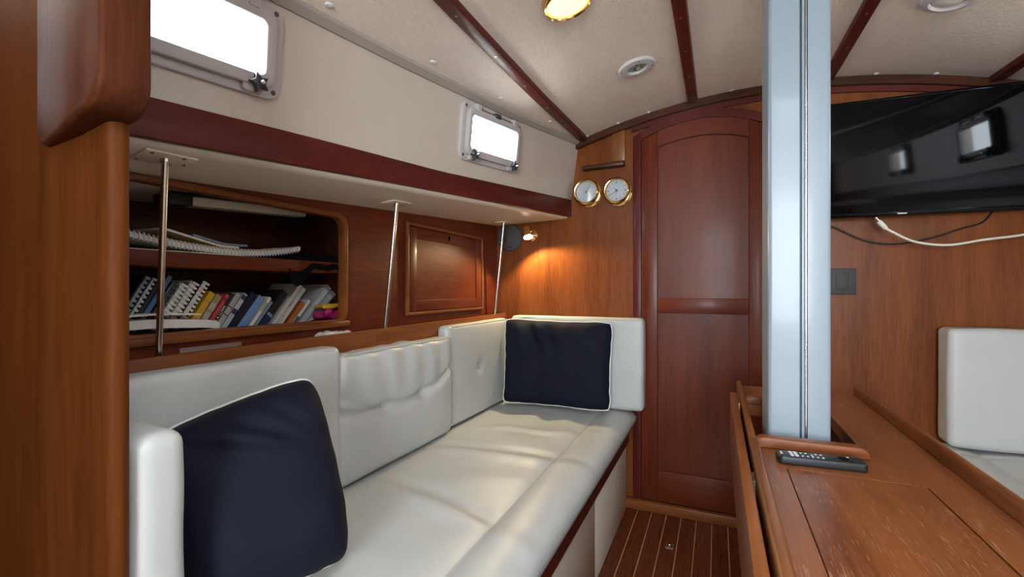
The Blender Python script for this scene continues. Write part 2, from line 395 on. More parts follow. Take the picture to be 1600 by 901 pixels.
arch_strip(lambda x: a_pan(x) - 0.0005, lambda x: 0.957, -0.242, 0.122, BY - 0.008, BY + 0.002).build('panel', mahog('Z'), dr, smooth=30)
box('panel', mahog('Z'), dr, -0.242, 0.122, BY - 0.008, BY + 0.002, 0.186, 0.891)
struct(MB().box(-0.385, 0.30, BY - 0.04, BY, 0.0, 0.044).build('trim_4', teak('X'), bevel=0.006), 'worn wooden door sill at the foot of the bulkhead', 'sill')

# port side above the deck edge: cabin side with two opening ports
def side_pt(y, t):                          # t 0 at the fascia, 1 at the headliner
    return Vector((fas_x(y) + (edge_x(y) - fas_x(y)) * t, y, fas_top(y) + (edge_z(y) - fas_top(y)) * t))
WIN = {}
YP = 0.33                                   # aft end of the port cabin side, at the partition
def cabin_side(name, mirror, wins, label):
    """wall from y = YA to BY with rectangular openings (y0, y1, t0, t1)"""
    Y0 = YA if mirror else YP
    ys = sorted({Y0, BY} | {w for q in wins for w in q[:2] if w > Y0} | {Y0 + (BY - Y0) * i / 24 for i in range(25)})
    ts = [0, 0.14, 0.26, 0.42, 0.58, 0.74, 0.86, 1.0]
    mb = MB(); vs = []; fs = []
    def pt(y, t, off):
        p = side_pt(y, t); p.x -= off
        if mirror: p.x = 2 * CX - p.x
        return p
    for off in (0, 0.03):
        for y in ys:
            for t in ts: vs.append(pt(y, t, off))
    nt_, ny = len(ts), len(ys)
    def hole(i, j):
        ym, tm = (ys[i] + ys[i + 1]) / 2, (ts[j] + ts[j + 1]) / 2
        return any(w[0] < ym < w[1] and w[2] < tm < w[3] for w in wins)
    for o in (0, 1):
        b = o * nt_ * ny
        for i in range(ny - 1):
            for j in range(nt_ - 1):
                if not hole(i, j): fs.append((b + i * nt_ + j, b + i * nt_ + j + 1, b + (i + 1) * nt_ + j + 1, b + (i + 1) * nt_ + j))
    d = nt_ * ny
    for i in range(ny - 1):
        for j in range(nt_ - 1):
            if hole(i, j):
                for (a, b2, di, dj) in (((i, j), (i, j + 1), -1, 0), ((i + 1, j), (i + 1, j + 1), 1, 0), ((i, j), (i + 1, j), 0, -1), ((i, j + 1), (i + 1, j + 1), 0, 1)):
                    if not hole(i + di, j + dj):
                        p, q = a[0] * nt_ + a[1], b2[0] * nt_ + b2[1]; fs.append((p, q, q + d, p + d))
    mb.add(vs, fs)
    return struct(mb.build(name, 'cream', smooth=25), label, 'wall')
PW = [(0.505, 0.31), (1.455, 0.31)]          # port centres (y), opening lengths
wins = [(c - l / 2, c + l / 2, 0.26, 0.86) for c, l in PW]
SW = [(0.57, 0.31), (1.60, 0.31)]
swins = [(c - l / 2, c + l / 2, 0.26, 0.86) for c, l in SW]
cabin_side('wall_port_upper', False, wins, 'cream cabin side above the settee with two opening ports')
cabin_side('wall_starboard_upper', True, swins, 'cream cabin side over the starboard settee')
def star_knob(parent, c, n, up):
    n, up = Vector(n).normalized(), Vector(up).normalized(); sd = n.cross(up); pts = []
    for k in range(10):
        r = 0.0215 if k % 2 == 0 else 0.0105; a = math.pi * 2 * k / 10 + 0.35
        pts.append(Vector(c) + (up * math.cos(a) + sd * math.sin(a)) * r)
    k_ = MB().prism(pts, n * 0.014).build('knob', 'knob_dark', parent, 0.003)
    MB().lathe([(0.004, 0.0), (0.004, 0.016), (0.003, 0.019)], Vector(c) + n * 0.006, n, 12).build('knob_pin', 'chrome', k_)
def make_port(name, yc, mirror, label):
    def sp(y, t):
        p = side_pt(y, t)
        if mirror: p.x = 2 * CX - p.x
        return p
    o = sp(yc, 0.56); eu = (sp(yc + 0.15, 0.56) - sp(yc - 0.15, 0.56)).normalized(); ev = (sp(yc, 0.9) - sp(yc, 0.2)).normalized()
    n = eu.cross(ev).normalized()
    if n.x * (-1 if mirror else 1) < 0: n = -n
    ev = (ev - eu * ev.dot(eu)).normalized()
    e = empty(name, o); struct(e, label, 'window')
    hw, hh = 0.180, 0.093
    ring_plate(MB(), o, eu, ev, n, (hw, hh, 0.032), (hw - 0.022, hh - 0.022, 0.022), -0.032, 0.010).build('flange', 'plastic_window', e, 0.003)
    ring_plate(MB(), o, eu, ev, n, (hw - 0.020, hh - 0.017, 0.026), (hw - 0.040, hh - 0.041, 0.012), 0.004, 0.024).build('frame', 'plastic_window', e, 0.004)
    p = MB(); rplate(p, o, eu, ev, n, (hw - 0.036, hh - 0.037, 0.01), 0.010, 0.014); p.build('pane', 'glass', e)
    for sx in (-1, 1):
        # clamp lug and knob under the frame
        rplate(MB(), o + eu * sx * (hw - 0.062) - ev * (hh - 0.020), eu, ev, n, (0.020, 0.016, 0.006), 0.006, 0.020).build('clamp_lug', 'plastic_window', e, 0.002)
        star_knob(e, o + eu * sx * (hw - 0.056) - ev * (hh - 0.022) + n * 0.022, n, ev)
        rplate(MB(), o + eu * sx * (hw - 0.068) + ev * (hh - 0.014), eu, ev, n, (0.011, 0.012, 0.003), 0.008, 0.026).build('hinge_lug', 'plastic_window', e, 0.002)
        for sy in (-1, 1):
            MB().lathe([(0.005, 0), (0.005, 0.0015), (0.003, 0.0022)], o + eu * sx * (hw - 0.016) + ev * sy * (hh - 0.016) + n * 0.0095, n, 12).build('screw', 'screw_dark', e)
    a, b = o - eu * (hw - 0.085) + ev * (hh - 0.015) + n * 0.020, o + eu * (hw - 0.085) + ev * (hh - 0.015) + n * 0.020
    MB().tube([a, b], 0.0025, 8).build('hinge_pin', 'steel', e)
    rplate(MB(), o + ev * (hh - 0.015), eu, ev, n, (0.016, 0.008, 0.002), 0.012, 0.026).build('latch', 'knob_dark', e, 0.001)
    portal(o - n * 0.035, n.to_track_quat('-Z', 'Y').to_euler(), 0.33, 0.16)
make_port('window_1', PW[0][0], False, 'large bright opening port nearest the wooden partition, cut by the frame top')
make_port('window_2', PW[1][0], False, 'smaller-looking bright opening port near the forward bulkhead')
make_port('window_3', SW[0][0], True, 'bright opening port in the starboard cabin side, aft one of two')
make_port('window_4', SW[1][0], True, 'bright opening port in the starboard cabin side nearer the television')

def ruled(y0, y1, n, sec, name, mat, smooth=30, bevel=0):
    """loft a closed section sec(y) -> list of (x, z) along y"""
    mb = MB(); vs = []; m = None
    for i in range(n + 1):
        y = y0 + (y1 - y0) * i / n; q = sec(y); m = len(q); vs += [(x, y, z) for x, z in q]
    fs = [tuple(range(m)), tuple(range(n * m, (n + 1) * m))[::-1]]
    for i in range(n):
        for k in range(m): fs.append((i * m + k, i * m + (k + 1) % m, (i + 1) * m + (k + 1) % m, (i + 1) * m + k))
    return mb.add(vs, fs).build(name, mat, smooth=smooth, bevel=bevel)
def mir(q): return [(2 * CX - x, z) for x, z in q]
for mirror, nm1, nm2, nm3 in ((False, 'trim_5', 'ceiling_port_side', 'trim_6'), (True, 'trim_7', 'ceiling_starboard_side', 'trim_8')):
    f = (lambda q: mir(q)) if mirror else (lambda q: q); sd = 'starboard' if mirror else 'port'
    struct(ruled(YA if mirror else YP, BY - 0.001, 24, lambda y: f([(fas_x(y) + 0.004, fas_bot(y)), (fas_x(y) + 0.004, fas_top(y)), (fas_x(y) - 0.016, fas_top(y) - 0.001), (fas_x(y) - 0.016, fas_bot(y))]), nm1, redmahog('Y'), bevel=0.002),
           'long dark red mahogany fascia board below the %s ports' % sd, 'fascia')
    struct(ruled(YA if mirror else YP, BY - 0.001, 24, lambda y: f([(fas_x(y) - 0.012, fas_bot(y) + 0.004), (fas_x(y) - 0.020, fas_bot(y) - 0.006), (fas_x(y) - 0.045, fas_bot(y) - 0.010), (-1.05, deck_z(y)), (-1.36, deck_z(y) - 0.015), (-1.36, deck_z(y) + 0.04), (fas_x(y) - 0.012, fas_bot(y) + 0.05)]), nm2, 'deck_cream', smooth=50),
           'cream moulded underside of the %s side deck' % sd, 'ceiling')
    struct(ruled(YA if mirror else YP, BY - 0.001, 24, lambda y: f([(edge_x(y) - 0.004, edge_z(y) - 0.014), (edge_x(y) + 0.004, edge_z(y) - 0.015), (edge_x(y) + 0.020, edge_z(y) - 0.002), (edge_x(y) + 0.020, edge_z(y) + 0.012), (edge_x(y) - 0.004, edge_z(y) + 0.012)]), nm3, 'edge_vinyl'),
           'grey beige rolled headliner edge along the %s cabin side' % sd, 'trim')

# headliner panels between fore-and-aft battens
BAT = [-0.580, -0.095, 0.395, 0.885]
ce = empty('ceiling', (CX, 0.3, 1.8)); struct(ce, 'beige textured vinyl headliner in long panels', 'ceiling')
ADDED_HATCH = (-0.07, 0.37, -0.26, 0.22)  # headliner opening for the added hatch, lets daylight in from above
def ceil_panel(xa, xb):
    mb = MB(); ny, nx = 44, 8; vs = []; fs = []
    for k in (0, 1):
        for i in range(ny + 1):
            y = YA + (BY - YA) * i / ny; a, b = xa(y), xb(y)
            for j in range(nx + 1):
                x = a + (b - a) * j / nx; vs.append((x, y, ceil_z(x, y) + 0.02 * k))
    m = (nx + 1) * (ny + 1)
    def cut(i, j):
        y = YA + (BY - YA) * (i + 0.5) / ny; x = xa(y) + (xb(y) - xa(y)) * (j + 0.5) / nx
        return ADDED_HATCH[0] < x < ADDED_HATCH[1] and ADDED_HATCH[2] < y < ADDED_HATCH[3]
    for k in (0, 1):
        for i in range(ny):
            for j in range(nx):
                if cut(i, j): continue
                p = k * m + i * (nx + 1) + j; fs.append((p, p + 1, p + nx + 2, p + nx + 1))
    return mb.add(vs, fs).build('headliner_panel', 'headliner', ce)
xs = [edge_x] + [(lambda y, b=b: b) for b in BAT] + [lambda y: 2 * CX - edge_x(y)]
for i in range(5):
    if i == 0: ceil_panel(lambda y: edge_x(y), lambda y: max(edge_x(y) + 0.002, BAT[0]))
    elif i == 4: ceil_panel(lambda y: min(BAT[3], 2 * CX - edge_x(y) - 0.002), lambda y: 2 * CX - edge_x(y))
    else: ceil_panel(xs[i], xs[i + 1])
for i, b in enumerate(BAT):
    hw = 0.021; y0 = YA if b in (BAT[0], BAT[3]) else -0.5
    o = ruled(y0, BY - 0.03, 24, lambda y: [(b - hw, ceil_z(b - hw, y) + 0.003), (b - hw + 0.003, ceil_z(b, y) - 0.013), (b + hw - 0.003, ceil_z(b, y) - 0.013), (b + hw, ceil_z(b + hw, y) + 0.003)], 'trim_%d' % (9 + i), redmahog('Y'), bevel=0.002)
    struct(o, ['mahogany ceiling batten running to the corner of the cream cabin side', 'mahogany ceiling batten meeting the bulkhead above the arched door', 'mahogany ceiling batten just right of the white mast', 'mahogany ceiling batten at the far right above the television'][i], 'batten')
    for k in range(7):
        y = 0.75 + 0.22 * k
        MB().lathe([(0.0035, 0), (0.0035, 0.0012)], (b, y, ceil_z(b, y) - 0.0138), (0, 0, -1), 10).build('screw', 'brass_dull', o)
hc = MB(); ring_plate(hc, (0.15, -0.04, 0), (1, 0, 0), (0, 1, 0), (0, 0, 1), (0.26, 0.24, 0.03), (0.225, 0.205, 0.03), 1.735, 1.86)
struct(hc.build('trim_15', 'plastic_white', bevel=0.003), 'white coaming of the unseen overhead hatch added for daylight', 'hatch')
def cap(x, y): MB().lathe([(0.009, 0.0), (0.0086, 0.003), (0.005, 0.005)], (x, y, ceil_z(x, y) + 0.0005), (0, 0, -1), 14).build('screw_cap', 'cap_white', ce)
for y in (0.75, 1.08, 1.42, 1.78): cap(edge_x(y) + 0.042, y)
for x in (-0.56, -0.415, -0.28, 0.055, 0.545, 0.72): cap(x, BY - 0.042)

# aft bulkhead behind the viewer with the companionway opening, outer hull sides
wa = MB(); A = YA; sec = cabin_section(A)
lft = [(-0.15, -0.05)] + [(x, z) for x, z in sec if x < -0.15] + [(-0.15, ceil_z(-0.15, A) + 0.02)]
rgt = [(0.75, ceil_z(0.75, A) + 0.02)] + [(x, z) for x, z in sec if x > 0.75] + [(0.75, -0.05)]
for q in (lft, rgt, [(-0.15, -0.05), (-0.15, 0.74), (0.75, 0.74), (0.75, -0.05)]): wa.prism([(x, A - 0.03, z) for x, z in q], (0, 0.03, 0))
struct(wa.build('wall_aft', 'cream'), 'cream bulkhead with the open companionway, aft of the saloon', 'wall')
for nm, xa, mt, lb in (('wall_port_hull', -1.40, darkwood('Y'), 'dark wooden hull lining outboard of the port lockers'), ('wall_starboard', 1.72, 'cream', 'cream hull lining outboard of the starboard settee')):
    struct(MB().prism([(xa, A, -0.05), (xa, BY, -0.05), (xa, BY, deck_z(BY) + 0.02), (xa, A, deck_z(A) + 0.02)], (0.04, 0, 0)).build(nm, mt), lb, 'wall')

struct(MB().box(-1.40, -1.36, A, 0.315, 1.08, 1.66).build('wall_port_aft', darkwood('Y')), 'dark wooden lining above the hull aft of the partition', 'wall')
struct(MB().box(-1.40, -0.86, A, 0.315, 1.58, 1.62).build('ceiling_aft', 'headliner'), 'headliner strip over the port side aft of the partition', 'ceiling')

struct(MB().box(-1.36, -0.38, -0.62, -0.59, -0.05, 1.60).build('wall_shade_blocker', teak('Z')), 'unseen teak half bulkhead added to shade the partition', 'wall')  # added behind the viewer to block companionway daylight from the partition

# port side wall with book locker
XW = -1.05
pw = MB(); ring_plate(pw, (XW, 0.79, 1.06), (0, 1, 0), (0, 0, 1), (1, 0, 0), (0.46, 0.31, 0.0001), (0.298, 0.159, 0.035), -0.018, 0.0)
pw.box(XW - 0.018, XW, 1.25, BY, 0.75, 1.37)
wp = struct(pw.build('wall_port', mahog('Y'), smooth=20), 'dark mahogany panelling behind the settee with the open book locker', 'wall')
ring_plate(MB(), (XW, 0.79, 1.06), (0, 1, 0), (0, 0, 1), (1, 0, 0), (0.306, 0.167, 0.040), (0.292, 0.153, 0.032), -0.020, 0.010).build('moulding', teak('Y'), wp, 0.003)
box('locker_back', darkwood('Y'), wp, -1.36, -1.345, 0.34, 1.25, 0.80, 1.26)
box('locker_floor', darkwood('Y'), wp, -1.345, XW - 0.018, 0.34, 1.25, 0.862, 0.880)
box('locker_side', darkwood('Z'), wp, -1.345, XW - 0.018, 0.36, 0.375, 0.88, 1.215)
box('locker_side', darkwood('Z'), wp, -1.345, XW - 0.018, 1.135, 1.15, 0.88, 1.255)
box('shelf', mahog('Y'), wp, -1.345, XW - 0.02, 0.376, 1.134, 1.046, 1.080, 0.003)
box('sill', teak('Y'), wp, XW - 0.019, XW + 0.016, 0.42, 1.10, 0.884, 0.902, 0.005)

# ledge with fiddle behind the cushions
def fid(y): return -0.975 - 0.012 * (y - 0.35)
lg = struct(ruled(0.342, BY - 0.001, 6, lambda y: [(fid(y) - 0.004, 0.838), (XW + 0.0005, 0.838), (XW + 0.0005, 0.846), (fid(y) - 0.004, 0.846)], 'trim_13', mahog('Y')), 'narrow mahogany ledge behind the settee back cushions', 'ledge')
r_ = ruled(0.342, BY - 0.001, 6, lambda y: [(fid(y), 0.46), (fid(y), 0.868 + 0.003 * y), (fid(y) - 0.010, 0.868 + 0.003 * y), (fid(y) - 0.010, 0.46)], 'fiddle', teak('Y'), bevel=0.003)
r_.location -= lg.location; r_.parent = lg

# wooden partition at the aft end of the settee, with the overhead knee
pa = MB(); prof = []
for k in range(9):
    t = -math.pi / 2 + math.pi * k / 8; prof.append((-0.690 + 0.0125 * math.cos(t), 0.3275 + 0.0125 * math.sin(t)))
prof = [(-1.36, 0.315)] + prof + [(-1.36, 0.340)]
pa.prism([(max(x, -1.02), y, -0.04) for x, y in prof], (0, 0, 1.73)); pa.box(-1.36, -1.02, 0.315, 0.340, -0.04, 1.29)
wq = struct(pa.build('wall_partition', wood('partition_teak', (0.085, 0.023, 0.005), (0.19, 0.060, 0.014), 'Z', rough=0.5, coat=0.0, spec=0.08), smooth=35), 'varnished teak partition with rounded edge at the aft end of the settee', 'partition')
kn = MB(); kp = [(-0.855, 1.62), (-0.855, 1.215), (-0.842, 1.196), (-0.82, 1.190), (-0.74, 1.196), (-0.685, 1.205)]
for k in range(7):
    t = -math.pi / 2 + math.pi / 2 * k / 6; kp.append((-0.676 + 0.040 * math.cos(t), 1.247 + 0.040 * math.sin(t)))
kp.append((-0.634, 1.62))
n_ = len(kp); yk = lambda x: 0.286 + 0.027 * min(1, max(0, (-0.70 - x) / 0.155))
kn.add([(x, yk(x), z) for x, z in kp] + [(x, 0.340, z) for x, z in kp], [tuple(range(n_))[::-1], tuple(range(n_, 2 * n_))] + [(k, (k + 1) % n_, (k + 1) % n_ + n_, k + n_) for k in range(n_)])
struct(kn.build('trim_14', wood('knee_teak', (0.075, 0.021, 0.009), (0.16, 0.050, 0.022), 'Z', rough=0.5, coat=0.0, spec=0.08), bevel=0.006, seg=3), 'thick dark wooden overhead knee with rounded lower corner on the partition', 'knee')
# ------------------------------------------------------------------ port settee
st = empty('settee_base', (-0.7, 1.26, 0)); tag(st, 'cream panelled settee base with a dark wooden front rail under the long white seat', 'settee base')
box('front_panel', 'base_panel', st, -0.392, -0.377, 0.345, 1.541, 0.0, 0.305, 0.001)
box('front_panel', 'base_panel', st, -0.392, -0.377, 1.5425, 2.129, 0.0, 0.305, 0.001)
box('front_rail', redmahog('Y'), st, -0.392, -0.366, 0.345, 2.145, 0.300, 0.372, 0.003)
box('plinth', darkwood('Y'), st, -0.96, -0.393, 0.345, 2.129, 0.0, 0.372)
SEATP = [(-0.375, 0.373), (-0.350, 0.380), (-0.337, 0.397), (-0.336, 0.416), (-0.346, 0.434), (-0.368, 0.447), (-0.395, 0.4535), (-0.425, 0.456), (-0.452, 0.4545), (-0.468, 0.450), (-0.475, 0.4475), (-0.482, 0.450), (-0.50, 0.4535),
         (-0.53, 0.456), (-0.57, 0.458), (-0.61, 0.459), (-0.65, 0.460), (-0.69, 0.460), (-0.73, 0.460), (-0.77, 0.459), (-0.81, 0.458), (-0.85, 0.457), (-0.89, 0.456), (-0.93, 0.455), (-0.965, 0.450), (-0.965, 0.373)]
def seat_bump(x, y):
    if x < -0.885 or x > -0.34: return 0
    k = 1.0 if x < -0.49 else 0.35 if x < -0.45 else 0.5
    h = 0.0
    # ridges and folds across the seat
    h += 0.0060 * gauss(y - (1.62 + 0.30 * (x + 0.7) + 0.02 * math.sin(14 * x)), 0.022) * (1 if x > -0.8 else 0.4)
    h += 0.0050 * gauss(y - (1.34 + 0.12 * (x + 0.7)), 0.035)
    h -= 0.0055 * gauss(y - (1.40 + 0.12 * (x + 0.7)), 0.018)
    h -= 0.0060 * gauss(y - (1.02 - 0.25 * (x + 0.65)), 0.02) * (1 if -0.75 < x < -0.47 else 0.3)
    h += 0.0035 * gauss(y - (0.97 - 0.25 * (x + 0.65)), 0.03)
    h += 0.003 * nz((x, y, 0), 7, 3.1) + 0.0015 * nz((x, y, 0), 16, 8.1)
    return 1.5 * h * k
def seat_mesh(prof, y0, y1, ny, bump, flip=None):
    mb = MB(); vs = []; m = len(prof); r = 0.02
    ys = [y0, y0 + 0.004, y0 + 0.011, y0 + 0.022] + [y0 + 0.022 + (y1 - y0 - 0.044) * i / ny for i in range(1, ny)] + [y1 - 0.022, y1 - 0.011, y1 - 0.004, y1]
    cz = 0.41
    for y in ys:
        e = min(y - y0, y1 - y); s = 1.0 - (0.014 * (1 - min(1, e / 0.022)) ** 2) / 0.05
        for x, z in prof:
            zz = z + bump(x, y) * min(1, e / 0.05) if z > 0.42 else z
            zz = cz + (zz - cz) * s; xx = x
            if flip is not None: xx = flip - x
            vs.append((xx, y, zz))
    n = len(ys) - 1
    fs = [tuple(range(m)), tuple(range(n * m, (n + 1) * m))[::-1]]
    for i in range(n):
        for k in range(m): fs.append((i * m + k, i * m + (k + 1) % m, (i + 1) * m + (k + 1) % m, (i + 1) * m + k))
    return mb.add(vs, fs)
sc_ = seat_mesh(SEATP, 0.346, 2.158, 90, seat_bump).build('seat_cushion', 'leather', smooth=60)
tag(sc_, 'long white leather seat cushion with a rolled front edge on the port settee', 'cushion')
MB().tube([(-0.475, 0.37 + 0.0178 * i, 0.4495 + seat_bump(-0.475, 0.37 + 0.0178 * i)) for i in range(101)], 0.0016, 6).build('welt', 'leather_seam', sc_)

def button(parent, c, n=(1, 0, 0)):
    MB().lathe([(0.0085, -0.002), (0.009, 0.001), (0.0075, 0.0035), (0.003, 0.0048)], c, n, 14).build('button', 'leather', parent)
def seam(parent, pts, r=0.0013): MB().tube(pts, r, 6).build('seam', 'leather_seam', parent)
# aft back cushion
def d_aft(p, n): return (0.006 * (1 - abs((p.y - 0.63) / 0.3) ** 3) + 0.002 * nz(p, 8, 1)) * max(0, n.x) + 0.002 * nz(p, 9, 5) * max(0, n.z)
b1 = soft_box(-0.972, -0.902, 0.345, 0.928, 0.4605, 0.848, 0.020, d_aft, (3, 22, 14)).build('back_cushion', 'leather', smooth=60)
tag(b1, 'tall white back cushion behind the nearer navy pillow, under the book locker', 'cushion', 'settee back cushions')
seam(b1, [(-0.9045 + 0.002 * nz((0, y, 0), 9, 2), y, 0.8405) for y in [0.365 + 0.0185 * i for i in range(30)]])
# middle back cushion: puffy, two buttons and a crease
BTN = [(1.107, 0.650), (1.298, 0.655)]
def crease_z(y): return lerp_table([(0.93, 0.662), (1.02, 0.648), (1.107, 0.648), (1.20, 0.640), (1.298, 0.653), (1.40, 0.672), (1.5, 0.712)], y)
def d_mid(p, n):
    fx = max(0, n.x)
    if n.x < -0.5: return 0
    ey = 1 - abs((p.y - 1.215) / 0.288) ** 4; ez = 1 - abs((p.z - 0.64) / 0.185) ** 4
    d = 0.020 * max(0, ey) * max(0, ez) * fx
    d -= 0.015 * gauss(p.z - crease_z(p.y), 0.013) * fx; d -= 0.007 * gauss(p.z - (0.70 - 0.5 * (p.y - 0.95)), 0.010) * fx * (1 if p.y < 1.06 else 0)
    for by, bz in BTN: d -= 0.012 * gauss(math.hypot(p.y - by, p.z - bz), 0.028) * fx
    # pleats running down from the top seam
    if p.z > 0.66: d += 0.0034 * math.sin(p.y * 62 + 2.0 * nz(p, 6, 2)) * min(1, (p.z - 0.66) / 0.08) * (fx + 0.5 * max(0, n.z)) * (0.6 + 0.8 * (p.y - 0.93))
    d += 0.004 * nz(p, 10, 4) * (fx + max(0, n.z)) + 0.006 * max(0, n.z) * nz(p, 7, 9)
    return d
b2 = soft_box(-0.978, -0.914, 0.930, 1.502, 0.4605, 0.822, 0.022, d_mid, (3, 60, 40)).build('back_cushion', 'leather', smooth=70)
tag(b2, 'puffy creased white back cushion with two buttons in the middle of the settee', 'cushion', 'settee back cushions')
for by, bz in BTN: button(b2, (-0.914 + d_mid(Vector((-0.914, by, bz)), Vector((1, 0, 0))) + 0.003, by, bz))
seam(b2, [(-0.9165 + d_mid(Vector((-0.918, y, 0.812)), Vector((0.7, 0, 0.7))) * 0.8, y, 0.8150 + 0.5 * d_mid(Vector((-0.918, y, 0.812)), Vector((0.7, 0, 0.7)))) for y in [0.945 + 0.0137 * i for i in range(41)]])
# forward back cushion
def d_fwd(p, n):
    fx = max(0, n.x); d = 0.008 * fx * (1 - abs((p.y - 1.78) / 0.29) ** 3) * (1 - abs((p.z - 0.65) / 0.2) ** 4)
    d -= 0.013 * gauss(math.hypot(p.y - 1.754, p.z - 0.667), 0.022) * fx
    return d + 0.0015 * nz(p, 9, 6) * (fx + max(0, n.z))
b3 = soft_box(-0.990, -0.934, 1.506, 2.052, 0.4605, 0.856, 0.020, d_fwd, (3, 30, 22)).build('back_cushion', 'leather', smooth=60)
tag(b3, 'smooth white back cushion with one button, in the corner by the reading lamp', 'cushion', 'settee back cushions')
button(b3, (-0.934 - 0.004, 1.754, 0.667))
seam(b3, [(-0.9375, y, 0.8505) for y in [1.53 + 0.0172 * i for i in range(31)]])
# end cushions
def d_end(p, n): return 0.007 * max(0, -n.y) * (1 - abs((p.x + 0.6) / 0.32) ** 4) + 0.0018 * nz(p, 8, 7) * (1 if n.y < 0.5 else 0)
b4 = soft_box(-0.925, -0.292, 2.058, 2.145, 0.462, 0.868, 0.020, d_end, (26, 3, 16)).build('end_cushion', 'leather', smooth=60)
tag(b4, 'white upright end cushion against the forward bulkhead behind the far navy pillow', 'cushion', 'settee end cushions')
seam(b4, [(-0.31, 2.0605, 0.478 + 0.0127 * i) for i in range(30)] ); seam(b4, [(-0.31 - 0.0198 * i, 2.0605 - 0.004, 0.862) for i in range(30)])
def d_end2(p, n): return 0.003 * nz(p, 9, 3)
b5 = soft_box(-0.895, -0.680, 0.343, 0.412, 0.462, 0.806, 0.024, d_end2, (10, 3, 16)).build('end_cushion', 'leather', smooth=60)
tag(b5, 'white end cushion against the wooden partition beside the nearer navy pillow', 'cushion', 'settee end cushions')
# ------------------------------------------------------------------ navy pillows with white piping
def pillow(TL, TR, BR, BL, N, tf, tb, label, seed, folds, pinch=0.05, n=34):
    TL, TR, BR, BL, N = map(Vector, (TL, TR, BR, BL, N)); N.normalize()
    def base(u, v):
        k = 1 - 0.055 * (u * v) ** 6; w1 = 0.012 * nz((u * 2, v * 2, 0), 2.2, seed + 3); w2 = 0.012 * nz((u * 2, v * 2, 1), 2.2, seed + 7)
        uu = k * u * (1 - pinch * (1 - v * v) * u * u) + w1; vv = k * v * (1 - pinch * (1 - u * u) * v * v) + w2
        a, b = (uu + 1) / 2, (vv + 1) / 2
        return (BL * (1 - a) + BR * a) * (1 - b) + (TL * (1 - a) + TR * a) * b
    def th(u, v): return max(0.0, (1 - abs(u) ** 3.6) * (1 - abs(v) ** 3.6)) ** 0.5
    def rim(u, v, p):                                  # wavy edge
        return N * (0.013 * nz(p, 11, seed) + 0.005 * nz(p, 30, seed))
    mb = MB(); vs = []; fs = []; ids = {}
    for s, T in ((1, tf), (-1, tb)):
        for i in range(n + 1):
            for j in range(n + 1):
                u, v = -1 + 2 * i / n, -1 + 2 * j / n
                edge = i in (0, n) or j in (0, n)
                if edge and s < 0: ids[(s, i, j)] = ids[(1, i, j)]; continue
                p = base(u, v); t = th(u, v)
                w = 0.0
                if s > 0: w = folds(u, v)
                w += 0.004 * nz(p, 9, seed + s)
                vs.append(p + N * (s * (t * T + w * min(1, t * 1.5))) + rim(u, v, p) * (1 - t)); ids[(s, i, j)] = len(vs) - 1
        for i in range(n):
            for j in range(n):
                q = (ids[(s, i, j)], ids[(s, i + 1, j)], ids[(s, i + 1, j + 1)], ids[(s, i, j + 1)]); fs.append(q if s > 0 else q[::-1])
    o = mb.add(vs, fs).build('throw_pillow', 'navy', smooth=80); tag(o, label, 'pillow', 'navy throw pillows')
    lp = [ids[(1, i, 0)] for i in range(n)] + [ids[(1, n, j)] for j in range(n)] + [ids[(1, n - i, n)] for i in range(n)] + [ids[(1, 0, n - j)] for j in range(n)]
    MB().loop_tube([vs[k] for k in lp], 0.0034, 8).build('piping', 'piping', o)
    return o
def folds_far(u, v):
    w = 0.0
    if v > 0.1:
        for c, sl, a in ((-0.72, 0.25, 0.020), (-0.50, 0.35, -0.020), (-0.36, 0.42, 0.018), (-0.2, 0.3, -0.014), (0.25, -0.1, 0.005), (0.62, -0.2, 0.006)):
            w += a * gauss(u - (c + sl * (1 - v)), 0.06) * min(1, (v - 0.1) / 0.4)
    return w - 0.008 * gauss(u + 0.3 - 0.4 * (v + 0.5), 0.08) * gauss(v + 0.5, 0.4)
pillow((-0.925, 1.992, 0.862), (-0.405, 1.992, 0.858), (-0.408, 1.962, 0.472), (-0.925, 1.962, 0.462), (0, -1, 0.10), 0.062, 0.060,
       'far navy square pillow with white piping, upright in the settee corner', 4.0, folds_far)
def folds_near(u, v):
    w = 0.0
    for c, sl, a in ((-0.1, 0.55, 0.020), (0.1, 0.6, -0.018), (-0.45, 0.45, -0.016), (-0.3, 0.5, 0.014), (0.45, 0.9, -0.012)):
        w += a * gauss((v - (0.62 - sl * (u - c))), 0.07) * gauss(u - c, 0.4)
    return w
pillow((-0.880, 0.455, 0.745), (-0.795, 0.730, 0.815), (-0.655, 0.690, 0.476), (-0.780, 0.470, 0.474), (0.88, -0.34, 0.26), 0.105, 0.050,
       'nearer navy pillow with white piping, slumped against the partition end cushion', 9.0, folds_near, pinch=-0.035)
# ------------------------------------------------------------------ starboard settee
sb = tag(MB().box(0.735, 1.41, 0.9, 2.13, 0.0, 0.36).build('settee_base', teak('Y'), bevel=0.003), 'wooden settee base behind the table on the right', 'settee base')
sprof = [(x * 0.98, z - 0.012) for x, z in SEATP]
flat = lambda x, y: 0.004 * nz((x, y, 0), 6, 12)
q1 = seat_mesh([(x - 0.04, z + 0.008) for x, z in sprof], 0.9, 2.02, 40, flat, flip=0.297).build('seat_cushion', 'leather', smooth=60); tag(q1, 'white seat cushion with rounded edge beyond the table on the right', 'cushion')
q2 = seat_mesh([(x - 0.04, z + 0.004) for x, z in sprof], 2.026, 2.155, 8, flat, flip=0.297).build('seat_cushion', 'leather', smooth=60); tag(q2, 'short white filler cushion under the right upright cushion at the bulkhead', 'cushion')
def d_sb(p, n): return 0.010 * max(0, -n.y) * (1 - abs((p.x - 1.0) / 0.32) ** 4) + 0.004 * nz(p, 7, 17) * (1 if n.y < 0.5 else 0)
